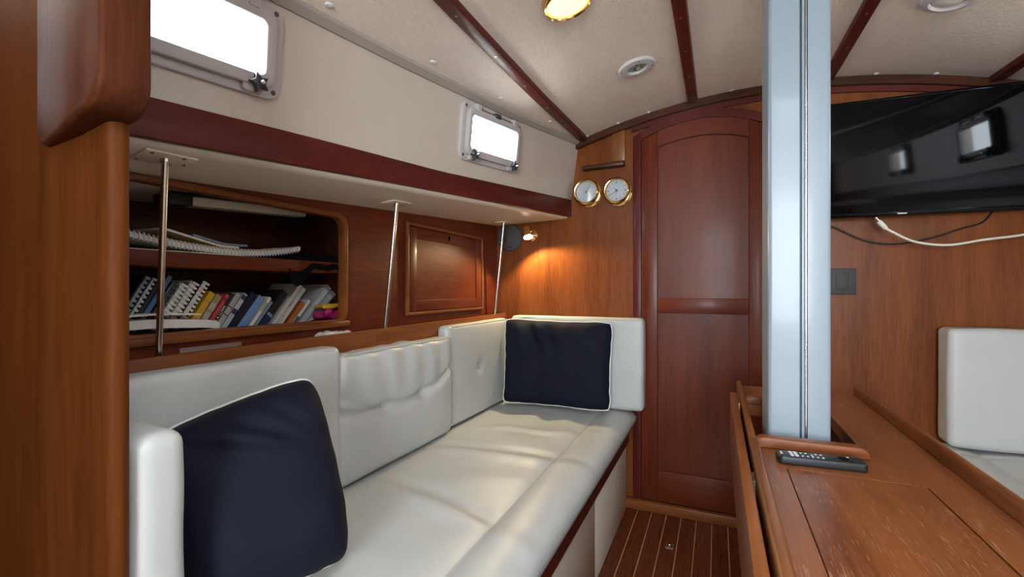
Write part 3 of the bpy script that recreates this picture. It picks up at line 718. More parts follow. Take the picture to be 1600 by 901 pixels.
q3 = soft_box(0.726, 1.30, 2.052, 2.150, 0.458, 0.864, 0.020, d_sb, (24, 3, 18)).build('end_cushion', 'leather', smooth=60); tag(q3, 'white upright cushion against the bulkhead below the television', 'cushion')
seam(q3, [(0.736 + 0.0185 * i, 2.053, 0.857) for i in range(30)])

# ------------------------------------------------------------------ mast through the table
ms = empty('mast', (CX - 0.022, 1.23, 0)); tag(ms, 'glossy white painted mast with a dark luff groove rising through the table', 'mast')
mx0, mx1, my0, my1 = 0.101, 0.215, 1.13, 1.33
def mast_sec():
    pts = []; r = 0.008; gx0, gx1 = 0.1585, 0.1735
    pts += [(gx0, my0), (mx0 + r, my0)]
    for k in range(1, 6): t = math.pi / 2 * k / 5; pts.append((mx0 + r - r * math.sin(t), my0 + r - r * math.cos(t)))
    cy = my1 - 0.057
    for k in range(0, 17): t = math.pi * k / 16; pts.append(((mx0 + mx1) / 2 - 0.057 * math.cos(t), cy + 0.057 * math.sin(t)))
    for k in range(0, 5): t = math.pi / 2 * k / 5; pts.append((mx1 - r + r * math.cos(t), my0 + r - r * math.sin(t)))
    pts += [(mx1 - r, my0), (gx1, my0), (gx1, my0 + 0.012), (gx0, my0 + 0.012)]
    return pts
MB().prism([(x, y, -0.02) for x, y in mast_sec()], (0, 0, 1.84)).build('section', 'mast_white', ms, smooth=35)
box('groove_lining', 'mast_groove', ms, 0.1588, 0.1732, my0 + 0.0085, my0 + 0.0118, 0, 1.81)
box('track', 'mast_white', ms, 0.1625, 0.1678, my0 - 0.001, my0 + 0.0085, 0, 1.81, 0.001)
box('track', 'steel', ms, 0.1700, 0.1714, my0 + 0.0005, my0 + 0.0085, 0, 1.81)

# ------------------------------------------------------------------ saloon table
ZT = 0.68
tb = empty('saloon_table', (0.22, 1.0, 0)); tag(tb, 'worn teak saloon table with raised fiddles, built around the white mast', 'table')
TY0 = 0.20
tp = MB()
tp.box(0.0775, 0.113, TY0, 1.10, ZT - 0.03, ZT); tp.box(0.311, 0.376, TY0, 1.10, ZT - 0.03, ZT); tp.box(0.113, 0.311, 0.952, 1.10, ZT - 0.03, ZT)
tp.box(0.262, 0.376, 1.10, 1.43, ZT - 0.03, ZT); tp.box(0.0775, 0.376, 1.43, 1.70, ZT - 0.03, ZT)
tp.build('top', tableteak('Y'), tb, smooth=0)
box('lid', tableteak('Y'), tb, 0.1145, 0.3095, TY0, 0.9505, ZT - 0.028, ZT - 0.0005, 0.001, 1)
MB().prism([(0.059, TY0, ZT - 0.055), (0.0770, TY0, ZT - 0.055), (0.0770, TY0, ZT + 0.016), (0.0735, TY0, ZT + 0.020), (0.0625, TY0, ZT + 0.020), (0.059, TY0, ZT + 0.016)], (0, 1.050 - TY0, 0)).build('port_fiddle', honey('Y'), tb, 0.0015)
box('port_fiddle', honey('Y'), tb, 0.060, 0.0740, 1.0505, 1.705, ZT - 0.055, ZT + 0.015, 0.003)
MB().prism([(0.376, TY0, ZT - 0.055), (0.398, TY0, ZT - 0.055), (0.398, TY0, ZT + 0.018), (0.392, TY0, ZT + 0.026), (0.383, TY0, ZT + 0.026), (0.379, TY0, ZT + 0.018)], (0, 1.705 - TY0, 0)).build('starboard_fiddle', teak('Y'), tb, 0.002)
def crossf(x0, x1, y0, y1, z1, nm):
    pts = [(x0, y0, ZT)]; r = 0.018
    for k in range(7): t = math.pi / 2 * k / 6; pts.append((x0 + r - r * math.cos(t), y0, z1 - r + r * math.sin(t)))
    for k in range(7): t = math.pi / 2 * k / 6; pts.append((x1 - r + r * math.sin(t), y0, z1 - r + r * math.cos(t)))
    pts.append((x1, y0, ZT)); MB().prism(pts, (0, y1 - y0, 0)).build(nm, honey('X') if nm == 'x' else teak('X'), tb, 0.004, 3)
crossf(0.0705, 0.262, 1.052, 1.080, ZT + 0.021, 'cross_fiddle')
crossf(0.0705, 0.200, 1.432, 1.460, ZT + 0.021, 'cross_fiddle')
box('leaf', teak('Y'), tb, 0.0365, 0.0530, TY0, 1.53, 0.525, 0.690, 0.002)
for hy in (0.868, 1.425):
    hg = box('hinge', 'brass_dull', tb, 0.0532, 0.0588, hy - 0.02, hy + 0.02, 0.655, 0.683, 0.0006, 1)
    MB().tube([(0.056, hy - 0.02, 0.684), (0.056, hy + 0.02, 0.684)], 0.0028, 8).build('hinge_pin', 'brass_dull', hg)
box('pedestal', darkwood('Z'), tb, 0.13, 0.33, 0.35, 1.05, 0.0, ZT - 0.03, 0.004)
box('pedestal', darkwood('Z'), tb, 0.13, 0.33, 1.46, 1.62, 0.0, ZT - 0.03, 0.004)

# remote control
rc = empty('remote_control', (0.1710, 0.990, ZT + 0.0005)); tag(rc, 'slim black television remote lying on the table by the mast', 'remote control')
rc.rotation_euler = (0, 0, math.radians(5))
def rc_part(mb, name, mat, bevel=0, par=None):
    o = mb.build(name, mat, None, bevel, 3, origin=(0, 0, 0)); o.parent = par or rc; return o
bd = MB(); rplate(bd, (0, 0, 0), (1, 0, 0), (0, 1, 0), (0, 0, 1), (0.069, 0.0185, 0.008), 0.0, 0.015); rc_part(bd, 'body', 'black', 0.003)
def btn(x, y, w, h, m='plastic_white'):
    b_ = MB(); rplate(b_, (x, y, 0.0148), (1, 0, 0), (0, 1, 0), (0, 0, 1), (w, h, min(w, h) * 0.6), 0, 0.0012); rc_part(b_, 'button', m)
btn(-0.062, 0, 0.0018, 0.006)
for x in (-0.046, -0.0385):
    for y in (-0.007, 0.007): btn(x, y, 0.0028, 0.0055)
for x in (-0.029, -0.021, -0.013, -0.005, 0.003):
    for y in (-0.008, 0.008) if x != -0.013 else (-0.008, 0.0): btn(x, y, 0.0016, 0.0016)
btn(0.036, 0, 0.008, 0.008, 'black_gloss'); btn(0.045, 0.010, 0.002, 0.0012)

# floor latch
lt = empty('floor_latch', (-0.168, 1.88, 0)); tag(lt, 'small chrome lifting ring set in the dark floor', 'latch')
ring_plate(MB(), (-0.168, 1.88, 0), (1, 0, 0), (0, 1, 0), (0, 0, 1), (0.016, 0.016, 0.004), (0.010, 0.010, 0.003), 0.0002, 0.003).build('plate', 'chrome', lt, 0.0008)
MB().loop_tube([(-0.168 + 0.007 * math.cos(t), 1.88 + 0.007 * math.sin(t), 0.003) for t in [2 * math.pi * k / 16 for k in range(16)]], 0.0017).build('ring', 'chrome', lt)
box('well', 'dark_grey', lt, -0.1785, -0.1575, 1.8695, 1.8905, 0.0002, 0.0008)

# ------------------------------------------------------------------ steel posts under the side deck
for i, (f, t) in enumerate((((-1.008, 0.548, 0.846), (-0.95, 0.528, 1.2325)), ((-1.010, 1.228, 0.846), (-0.95, 1.216, 1.2760)), ((-1.012, 2.060, 0.846), (-0.955, 2.050, 1.3270)))):
    p = empty('support_rod', f); lab = ['stainless rod in front of the open book locker, nearest the partition', 'stainless rod between the book locker and the locker door', 'thin stainless rod in the corner beside the round speaker'][i]
    tag(p, lab, 'rod', 'stainless rods under the side deck')
    def dz(x, y): return deck_z(y) + (fas_bot(y) - 0.010 - deck_z(y)) * (x + 1.05) / (fas_x(y) - 0.045 + 1.05)
    tx, ty = t[0], t[1]; tz = dz(tx, ty)
    MB().tube([f, (tx, ty, tz)], 0.0060, 14).build('rod', 'steel', p)
    pd = MB().hexa([(tx + sx * 0.026, ty + sy * 0.045, dz(tx + sx * 0.026, ty + sy * 0.045) - 0.003) for sx, sy in ((-1, -1), (1, -1), (1, 1), (-1, 1))],
                   [(tx + sx * 0.026, ty + sy * 0.045, dz(tx + sx * 0.026, ty + sy * 0.045) + 0.002) for sx, sy in ((-1, -1), (1, -1), (1, 1), (-1, 1))]).build('pad', 'deck_cream', p, 0.001)
    MB().lathe([(0.009, 0), (0.0085, 0.006)], (tx, ty, tz - 0.002), (0, 0, -1), 16).build('collar', 'steel', p)
    for sx, sy in ((-0.7, -0.85), (0.7, -0.7), (0.75, 0.5), (-0.3, 0.85), (-0.75, 0.4)):
        x, y = tx + sx * 0.026, ty + sy * 0.045
        MB().lathe([(0.0030, 0.002), (0.0030, 0.0045)], (x, y, dz(x, y)), (0, 0, -1), 8).build('screw', 'screw_dark', p)

# locker door on the port wall
ld = empty('locker_door', (XW, 1.692, 0.90)); tag(ld, 'mahogany locker door with finger hole, between the steel rods', 'cabinet door')
ring_plate(MB(), (XW, 1.692, 1.073), (0, 1, 0), (0, 0, 1), (1, 0, 0), (0.302, 0.174, 0.002), (0.290, 0.162, 0.002), 0, 0.013).build('moulding', teak('Y'), ld, 0.003)
for s in (-1, 1): box('stile', mahog('Z'), ld, XW, XW + 0.008, 1.692 + s * 0.262 - 0.025, 1.692 + s * 0.262 + 0.025, 0.914, 1.232, 0.002)
for z0, z1 in ((1.190, 1.232), (0.914, 0.955)): box('rail', mahog('Y'), ld, XW, XW + 0.0078, 1.4555, 1.9285, z0, z1, 0.002)
box('panel', mahog('Y'), ld, XW, XW + 0.003, 1.4555, 1.9285, 0.955, 1.190)
fh = MB().lathe([(0.014, 0), (0.014, 0.0095), (0.0105, 0.0105), (0.0095, 0.009), (0.0095, 0.0085)], (XW, 1.684, 1.212), (1, 0, 0), 20).build('finger_ring', darkwood('Y'), ld)
MB().lathe([(0.0092, 0.0), (0.0092, 0.0094)], (XW, 1.684, 1.212), (1, 0, 0), 20).build('hole', 'black_cloth', fh)

# ------------------------------------------------------------------ instruments on the bulkhead
def instrument(name, x, z, clock, label):
    e = empty(name, (x, BY, z)); tag(e, label, 'clock' if clock else 'barometer', 'brass instruments on the bulkhead')
    ax = Vector((0, -1, 0)); c = Vector((x, BY, z))
    MB().lathe([(0.063, 0), (0.063, 0.006), (0.058, 0.009), (0.050, 0.011), (0.050, 0.046), (0.0505, 0.047)], c, ax, 40).build('case', 'brass', e)
    MB().lathe([(0.0515, 0.046), (0.059, 0.050), (0.0605, 0.056), (0.059, 0.063), (0.054, 0.067), (0.0505, 0.066), (0.0475, 0.058), (0.0465, 0.0535), (0.0, 0.0535)], c, ax, 48).build('bezel', 'brass', e)
    d = MB().lathe([(0.0462, 0.0536), (0.0462, 0.0545)], c, ax, 40).build('dial', 'dial', e)
    rt, up = Vector((1, 0, 0)), Vector((0, 0, 1))
    for k in range(12 if clock else 24):
        a = 2 * math.pi * k / (12 if clock else 24); dr_ = up * math.cos(a) + rt * math.sin(a); sd = up * -math.sin(a) + rt * math.cos(a)
        l0, l1, w = (0.035, 0.041, 0.0012 if k % 3 else 0.0022) if clock else (0.036, 0.040, 0.0006)
        o = c + ax * 0.0546
        MB().prism([o + dr_ * l0 - sd * w, o + dr_ * l1 - sd * w, o + dr_ * l1 + sd * w, o + dr_ * l0 + sd * w], ax * 0.0004).build('mark', 'ink', d)
    def hand(a, l, w, m, h):
        dr_ = up * math.cos(a) + rt * math.sin(a); sd = up * -math.sin(a) + rt * math.cos(a); o = c + ax * h
        MB().prism([o - dr_ * 0.008 - sd * w, o + dr_ * l - sd * w * 0.4, o + dr_ * l + sd * w * 0.4, o - dr_ * 0.008 + sd * w], ax * 0.0006).build('hand', m, e)
    if clock:
        hand(math.radians(-45), 0.018, 0.0018, 'ink', 0.0556); hand(math.radians(235), 0.033, 0.0013, 'ink', 0.0564); hand(math.radians(190), 0.024, 0.0009, 'ink_red', 0.0572)
    else:
        hand(math.radians(28), 0.034, 0.0009, 'ink', 0.0556)
        MB().prism([c + ax * 0.0550 + rt * a_ + up * b_ for a_, b_ in ((0.016, 0.022), (0.0185, 0.024), (0.021, 0.026), (0.018, 0.018))], ax * 0.0003).build('mark', 'ink', d)
    MB().lathe([(0.0035, 0.0545), (0.0032, 0.059), (0.001, 0.0605)], c, ax, 16).build('boss', 'ink', e)
    MB().lathe([(0.0468, 0.0612), (0.0468, 0.0622)], c, ax, 40).build('crystal', 'glass', e)
    MB().lathe([(0.006, 0.0), (0.006, 0.012), (0.004, 0.015)], c + rt * 0.062, ax, 14).build('mount_screw', 'brass', e)
instrument('barometer', -0.560, 1.452, False, 'round brass barometer, left of the pair on the bulkhead')
instrument('clock', -0.418, 1.447, True, 'round brass clock with dark hands, right of the pair on the bulkhead')
tag(MB().box(-0.450, -0.388, BY - 0.012, BY, 1.592, 1.742).build('wood_block', honey('Z'), bevel=0.002), 'small upright pale wooden block above the brass clock', 'wood block')
tag(MB().hexa([(-0.585, BY - 0.045, 1.562), (-0.388, BY - 0.045, 1.564), (-0.388, BY, 1.564), (-0.585, BY, 1.562)], [(-0.585, BY - 0.045, 1.578), (-0.388, BY - 0.045, 1.584), (-0.388, BY, 1.584), (-0.585, BY, 1.578)]).build('wood_rail', darkwood('X'), bevel=0.003), 'short dark wooden rail above the brass instruments', 'rail')
tag(MB().box(0.735, 0.795, BY - 0.012, BY, 1.722, 1.760).build('wood_block', honey('Z'), bevel=0.002), 'small wooden block above the television under the cornice', 'wood block')
# speaker
sp = empty('speaker', (-0.975, BY, 1.262)); tag(sp, 'round dark grey flush speaker in the corner by the reading lamp', 'speaker')
MB().lathe([(0.071, 0), (0.071, 0.006), (0.069, 0.009), (0.066, 0.010), (0.064, 0.008), (0.064, 0.006)], (-0.975, BY, 1.262), (0, -1, 0), 44).build('rim', 'dark_grey', sp)
MB().lathe([(0.0638, 0.004), (0.0638, 0.008), (0.045, 0.0105), (0.02, 0.0118), (0.004, 0.0122)], (-0.975, BY, 1.262), (0, -1, 0), 44).build('grille', 'grille', sp)
b_ = MB(); rplate(b_, (-0.972, BY - 0.010, 1.212), (1, 0, 0), (0, 0, 1), (0, -1, 0), (0.014, 0.004, 0.0035), 0, 0.0022); b_.build('badge', 'black', sp)
# reading lamp: brass swivel spot
LC = Vector((-0.852, BY, 1.268))
rl = empty('reading_lamp', LC); tag(rl, 'lit brass swivel reading lamp beside the round speaker', 'lamp')
MB().lathe([(0.030, 0), (0.030, 0.006), (0.026, 0.010), (0.012, 0.013), (0.009, 0.016), (0.008, 0.048)], LC, (0, -1, 0), 32).build('base', 'brass', rl)
LA = Vector((0.32, -0.36, -0.88)).normalized(); L0 = LC + Vector((0, -0.066, 0.006))
MB().lathe([(0.006, -0.034), (0.014, -0.031), (0.0185, -0.022), (0.020, -0.006), (0.0195, 0.004), (0.0225, 0.008), (0.0225, 0.013), (0.024, 0.022), (0.0245, 0.026), (0.0235, 0.026), (0.022, 0.020), (0.019, 0.016)], L0, LA, 32).build('shade', 'brass', rl)
MB().lathe([(0.0215, 0.0205), (0.0215, 0.0222), (0.015, 0.0245), (0.004, 0.0255)], L0, LA, 28).build('lens', 'lens_white', rl)
MB().lathe([(0.005, -0.005), (0.005, 0.006)], L0 + Vector((0.021, -0.004, 0.006)), (1, 0, 0), 12).build('switch', 'brass', rl)
ldt = bpy.data.lights.new('reading_lamp_light', 'SPOT'); ldt.energy = 13.0; ldt.color = (1.0, 0.78, 0.42); ldt.spot_size = math.radians(150); ldt.spot_blend = 0.35; ldt.shadow_soft_size = 0.012
lo = bpy.data.objects.new('reading_lamp_light', ldt); C.objects.link(lo); lo.parent = rl; lo.location = (L0 + LA * 0.032) - LC; lo.rotation_euler = LA.to_track_quat('-Z', 'Y').to_euler()

# ------------------------------------------------------------------ ceiling fittings
def cnorm(x, y):
    e = 0.01; a = Vector((2 * e, 0, ceil_z(x + e, y) - ceil_z(x - e, y))); b = Vector((0, 2 * e, ceil_z(x, y + e) - ceil_z(x, y - e)))
    return -(a.cross(b).normalized())
x, y = -0.352, 1.135; c = Vector((x, y, ceil_z(x, y))); n = cnorm(x, y)
dl = empty('dome_lamp', c); tag(dl, 'lit brass-ringed ceiling lamp cut by the top of the frame', 'lamp')
MB().lathe([(0.066, -0.002), (0.067, 0.006), (0.064, 0.016), (0.058, 0.020), (0.055, 0.016), (0.053, 0.010)], c, n, 44).build('rim', 'brass', dl)
MB().lathe([(0.0535, 0.004), (0.0535, 0.012), (0.040, 0.019), (0.02, 0.023), (0.004, 0.024)], c, n, 40).build('diffuser', 'lens_warm', dl)
x, y = -0.256, 1.645; c = Vector((x, y, ceil_z(x, y))); n = cnorm(x, y)
cv = empty('ceiling_downlight', c); tag(cv, 'white ring ceiling downlight with greenish glass near the bulkhead', 'ceiling light')
MB().lathe([(0.063, -0.001), (0.0635, 0.005), (0.060, 0.009), (0.040, 0.012), (0.034, 0.011), (0.032, 0.006), (0.031, 0.001)], c, n, 44).build('ring', 'plastic_white', cv)
MB().lathe([(0.0325, 0.001), (0.030, 0.0045), (0.018, 0.006), (0.004, 0.0065)], c, n, 30).build('glass', 'green_metal', cv)
u_ = n.orthogonal().normalized(); w_ = n.cross(u_)
for k in range(7):
    a = k * 0.9; p_ = c + (u_ * math.cos(a) + w_ * math.sin(a)) * (0.008 + 0.002 * k)
    MB().lathe([(0.0035, 0.005), (0.0035, 0.0078), (0.002, 0.0085)], p_, n, 8).build('led', 'chrome' if k % 2 else 'dark_grey', cv)
for k in range(4):
    a = k * math.pi / 2 + 0.5; p_ = c + (u_ * math.cos(a) + w_ * math.sin(a)) * 0.052
    MB().lathe([(0.0022, 0.009), (0.0022, 0.0112)], p_, n, 8).build('screw', 'screw_dark', cv)
x, y = 0.572, 1.605; c = Vector((x, y, ceil_z(x, y))); n = cnorm(x, y)
cv2 = empty('ceiling_downlight', c); tag(cv2, 'white ring ceiling light at the frame top, right of the mast', 'ceiling light')
MB().lathe([(0.063, -0.001), (0.0635, 0.006), (0.060, 0.012), (0.044, 0.016), (0.040, 0.013), (0.038, 0.006)], c, n, 44).build('ring', 'plastic_white', cv2)
MB().lathe([(0.0385, 0.003), (0.037, 0.009), (0.022, 0.014), (0.004, 0.016)], c, n, 30).build('glass', 'cap_white', cv2)

# ------------------------------------------------------------------ television and cables
TVC = Vector((0.705, 2.085, 1.475)); tilt = math.radians(6.0)
tv = empty('television', TVC); tag(tv, 'large black flat television mirroring two windows, on the bulkhead', 'television'); tv.rotation_euler = (tilt, 0, math.radians(3.0))
def tvp(mb, name, mat, bevel=0, par=None):
    o = mb.build(name, mat, None, bevel, 2, origin=(0, 0, 0)); o.parent = par or tv; return o
tvp(MB().box(-0.36, 0.36, 0.0, 0.030, -0.210, 0.210), 'housing', 'black', 0.005)
ring_plate(m_ := MB(), (0, 0, 0), (1, 0, 0), (0, 0, 1), (0, -1, 0), (0.36, 0.21, 0.004), (0.351, 0.198, 0.001), -0.001, 0.0035, (0, 0.003)); tvp(m_, 'bezel', 'black_gloss', 0.001)
tvp(MB().box(-0.3508, 0.3508, -0.0015, 0.001, -0.195, 0.201), 'screen', 'black_gloss')
tvp(MB().box(-0.105, -0.077, -0.0042, -0.003, -0.2055, -0.2015), 'badge', 'cap_white')
tvp(MB().box(-0.15, 0.15, 0.030, 0.062, -0.08, 0.08), 'bracket', 'dark_grey', 0.004)
def curve_pts(P, n=10):
    P = [Vector(p) for p in P]; out = []
    for i in range(len(P) - 1):
        a, b, c_, d = P[max(i - 1, 0)], P[i], P[i + 1], P[min(i + 2, len(P) - 1)]
        for k in range(n):
            t = k / n; out.append(0.5 * ((2 * b) + (c_ - a) * t + (2 * a - 5 * b + 4 * c_ - d) * t * t + (3 * b - a - 3 * c_ + d) * t ** 3))
    return out + [P[-1]]
uc = empty('white_cable', (0.53, 2.08, 1.26)); tag(uc, 'white cable with plug hanging below the television', 'cable')
MB().tube(curve_pts([(0.560, 2.085, 1.221), (0.583, 2.08, 1.202), (0.645, 2.08, 1.166), (0.735, 2.08, 1.151), (0.833, 2.085, 1.166), (0.928, 2.09, 1.178), (0.99, 2.125, 1.195), (1.03, 2.155, 1.205), (1.045, 2.168, 1.205)]), 0.0042, 10).build('cord', 'cable_white', uc)
MB().tube([(0.541, 2.085, 1.246), (0.546, 2.085, 1.240), (0.560, 2.085, 1.221), (0.566, 2.084, 1.215)], [0.0075, 0.009, 0.0085, 0.0045], 10).build('plug', 'cable_white', uc)
MB().tube([(0.531, 2.086, 1.260), (0.542, 2.085, 1.245)], 0.0045, 8).build('tip', 'steel', uc)
tag(MB().tube(curve_pts([(0.34, 2.163, 1.32), (0.36, 2.160, 1.262), (0.42, 2.15, 1.238), (0.513, 2.15, 1.184), (0.61, 2.15, 1.166), (0.72, 2.155, 1.186), (0.80, 2.155, 1.215), (0.86, 2.160, 1.236), (0.90, 2.163, 1.30)]), 0.003, 8).build('black_cable', 'black'), 'thin black cable sagging against the bulkhead below the television', 'cable')
sw = empty('switch_plate', (0.445, BY, 0.975)); tag(sw, 'dark grey square plate on the bulkhead right of the mast', 'switch plate')
box('plate', 'dark_grey', sw, 0.399, 0.491, BY - 0.012, BY, 0.977, 1.078, 0.003)
box('rocker', 'dark_grey', sw, 0.425, 0.465, BY - 0.015, BY - 0.011, 0.995, 1.060, 0.002)

# ------------------------------------------------------------------ the book locker
def book_frame(X, y0, deg, th):
    a = math.radians(deg); Lv = Vector((0, math.sin(a), math.cos(a))); Tv = Vector((0, math.cos(a), -math.sin(a)))
    return Vector((X, y0, 0.881 + th * math.sin(a))), Lv, Tv
def slab(o, Lv, Tv, t0, t1, l0, l1, d0, d1):
    D = Vector((-1, 0, 0)); P = lambda t, l, d: o + Tv * t + Lv * l + D * d
    return MB().hexa([P(t0, l0, d0), P(t1, l0, d0), P(t1, l0, d1), P(t0, l0, d1)], [P(t0, l1, d0), P(t1, l1, d0), P(t1, l1, d1), P(t0, l1, d1)])
def merge(*ms):
    r = MB()
    for m in ms: r.add(m.v, m.f)
    return r
def spine_text(parent, txt, o, Lv, Tv, th, l0, size, mat, up=True):
    cu = bpy.data.curves.new('spine_text', 'FONT'); cu.body = txt; cu.size = size; cu.align_y = 'CENTER'; cu.extrude = 0.0001
    t = bpy.data.objects.new('spine_text', cu); C.objects.link(t); cu.materials.append(M[mat])
    X = Lv; Z = Vector((1, 0, 0)); Y = Z.cross(X)
    p = o + Tv * (th / 2) + Lv * l0 + Vector((0.0006, 0, 0))
    mw = Matrix(((X.x, Y.x, Z.x, 0), (X.y, Y.y, Z.y, 0), (X.z, Y.z, Z.z, 0), (0, 0, 0, 1)))
    me = bpy.data.meshes.new_from_object(t.evaluated_get(bpy.context.evaluated_depsgraph_get())); bpy.data.objects.remove(t); t = bpy.data.objects.new('spine_text', me); C.objects.link(t)
    t.parent = parent; t.matrix_local = Matrix.Translation(p - wloc(parent)) @ mw
    return t
def book(X, y0, deg, L, th, depth, cover, label, bands=(), text=(), pages='paper'):
    o, Lv, Tv = book_frame(X, y0, deg, th); e = empty('book', o + Tv * th / 2); tag(e, label, 'book', 'books in the open locker')
    ct = min(0.0014, th * 0.2)
    merge(slab(o, Lv, Tv, 0, ct, 0, L, 0, depth), slab(o, Lv, Tv, th - ct, th, 0, L, 0, depth), slab(o, Lv, Tv, 0, th, 0, L, -0.0004, ct)).build('cover', cover, e, smooth=0)
    slab(o, Lv, Tv, ct, th - ct, 0.002, L - 0.0025, ct, depth - 0.003).build('pages', pages, e, smooth=0)
    for a, b, m in bands: slab(o, Lv, Tv, 0.0002, th - 0.0002, a * L, b * L, -0.0008, 0.0).build('spine_band', m, e, smooth=0)
    for txt, l0, sz, m in text: spine_text(e, txt, o, Lv, Tv, th, l0 * L, sz, m)
    return e
def comb_book(X, y0, deg, L, th, depth, cover, comb, label):
    o, Lv, Tv = book_frame(X, y0, deg, th); e = empty('comb_bound_book', o + Tv * th / 2); tag(e, label, 'book', 'comb-bound manuals in the open locker')
    merge(slab(o, Lv, Tv, 0, 0.0008, 0, L, 0.004, depth), slab(o, Lv, Tv, th - 0.0008, th, 0, L, 0.004, depth)).build('cover', cover, e, smooth=0)
    slab(o, Lv, Tv, 0.0008, th - 0.0008, 0.001, L - 0.001, 0.006, depth - 0.002).build('pages', 'bk_dgrey' if cover == 'bk_black' else 'paper', e, smooth=0)
    cb = slab(o, Lv, Tv, th * 0.06, th * 0.62, 0.002, L - 0.002, -0.002, 0.0005)
    k = 15
    for i in range(k):
        l = L * (i + 0.5) / k; w = L / k * 0.27
        s_ = slab(o, Lv, Tv, 0.0, th, l - w, l + w, -0.0045, -0.001); cb.add(s_.v, s_.f)
    cb.build('comb_binding', comb, e, 0.0005, 1)
    return e
comb_book(-1.13, 0.5118, 28.5, 0.1639, 0.0097, 0.115, 'bk_black', 'bk_mid', 'leftmost comb-bound black manual half hidden by the partition')
comb_book(-1.13, 0.5258, 29, 0.1612, 0.0096, 0.115, 'bk_black', 'bk_silver', 'black manual with pale comb, left of the steel rod')
book(-1.13, 0.5375, 30, 0.1593, 0.0075, 0.115, 'bk_black', 'thin black book left of the blue spine behind the rod')
book(-1.13, 0.5485, 31, 0.1680, 0.0100, 0.115, 'bk_blue', 'tall thin blue book crossing behind the steel rod', bands=((0.30, 0.42, 'bk_silver'),))
comb_book(-1.13, 0.5679, 31.5, 0.1513, 0.0125, 0.115, 'bk_dgrey', 'bk_dgrey', 'dark grey manual just right of the blue book')
comb_book(-1.13, 0.5858, 31.5, 0.1478, 0.0160, 0.115, 'paper', 'bk_white', 'first white comb-bound manual, right of the steel rod')
comb_book(-1.13, 0.6075, 31.7, 0.1528, 0.0170, 0.115, 'paper', 'bk_white', 'second white comb-bound manual, between two others')
comb_book(-1.13, 0.6311, 32, 0.1545, 0.0165, 0.115, 'bk_black', 'bk_white', 'black comb-bound manual with pale teeth beside the yellow book')
book(-1.13, 0.6600, 33, 0.1252, 0.0150, 0.115, 'bk_yellow', 'bright yellow book in the leaning row', bands=((0.40, 0.43, 'bk_tan'), (0.80, 0.82, 'bk_tan')))
book(-1.13, 0.6815, 33, 0.1169, 0.0150, 0.115, 'bk_tan', 'tan patterned book between the yellow and the red one', bands=((0.2, 0.36, 'bk_grey'), (0.42, 0.58, 'bk_grey'), (0.64, 0.8, 'bk_grey')))
book(-1.13, 0.7020, 34, 0.1218, 0.0085, 0.115, 'bk_red', 'bright red book in the leaning row', bands=((0.05, 0.22, 'bk_magenta'), (0.84, 0.92, 'bk_magenta')))
book(-1.13, 0.7135, 34, 0.1242, 0.0088, 0.115, 'bk_black', 'black book with white spine lettering beside the red one', text=(('TOUR A LUVM', 0.15, 0.0105, 'paper'),))
book(-1.13, 0.7280, 34.2, 0.1233, 0.0125, 0.115, 'bk_grey', 'grey beige book with small dark lettering on its spine', bands=((0.48, 0.50, 'ink'), (0.66, 0.68, 'ink')))
book(-1.13, 0.7455, 35, 0.1233, 0.0125, 0.115, 'bk_silver', 'shiny silver book leaning left of the thick navy one', bands=((0.5, 0.62, 'bk_dgrey'), (0.86, 0.97, 'bk_dgrey')))
book(-1.13, 0.7640, 37, 0.1240, 0.0195, 0.115, 'bk_navy', 'thick navy book left of the light blue one')
book(-1.13, 0.7910, 38, 0.1142, 0.0195, 0.115, 'bk_lblue', 'thick light blue book in the leaning row')
book(-1.13, 0.8180, 38.8, 0.1168, 0.0090, 0.115, 'paper', 'thin white book right of the light blue one', bands=((0.6, 0.85, 'bk_grey'),))
book(-1.13, 0.8310, 39.2, 0.1032, 0.0085, 0.115, 'bk_mid', 'short thin grey blue book beside the thin white one')
book(-1.13, 0.8520, 39.4, 0.1342, 0.0190, 0.115, 'bk_black', 'dark book with blue foot and white line, left of the big white one', bands=((0.0, 0.36, 'bk_dblue'), (0.36, 0.42, 'bk_lblue')))
book(-1.13, 0.8960, 40, 0.1501, 0.0283, 0.115, 'bk_white', 'thick white book with red and black spine lettering', text=(('VIDE DE LOTURIA', 0.06, 0.0105, 'ink_red'), ('TENENTO LIMANI', 0.50, 0.0105, 'ink')))
book(-1.13, 0.9370, 41, 0.0967, 0.0130, 0.115, 'bk_orange', 'short orange book right of the thick white one', bands=((0.0, 0.2, 'bk_grey'),))
book(-1.13, 0.9560, 41, 0.1060, 0.0083, 0.115, 'paper', 'thin white booklet with purple foot beside the orange book', bands=((0.0, 0.42, 'bk_purple'),))
def wrapped(y0, deg, L, th, label):
    e = book(-1.13, y0, deg, L, th, 0.115, 'bk_silver', label); o, Lv, Tv = book_frame(-1.13, y0, deg, th)
    sl = slab(o, Lv, Tv, -0.002, th + 0.002, 0.004, L + 0.012, -0.004, 0.10); m = MB()
    # crinkled clear wrapper
    bm = bmesh.new(); vs = [bm.verts.new(p) for p in sl.v]
    for f in sl.f: bm.faces.new([vs[i] for i in f])
    bmesh.ops.subdivide_edges(bm, edges=bm.edges, cuts=5, use_grid_fill=True)
    for v in bm.verts: v.co += Vector((0.0025 * nz(v.co, 60, 1), 0.0025 * nz(v.co, 55, 5), 0.002 * nz(v.co, 60, 9)))
    bm.verts.index_update(); m.add([v.co.copy() for v in bm.verts], [[v.index for v in f.verts] for f in bm.faces]); bm.free()
    m.build('wrapper', 'wrap', e, smooth=0)
wrapped(0.982, 44.5, 0.155, 0.0150, 'plastic-wrapped silver grey book right of the orange one')
wrapped(1.0125, 46.5, 0.135, 0.0130, 'last plastic-wrapped book at the right of the row')
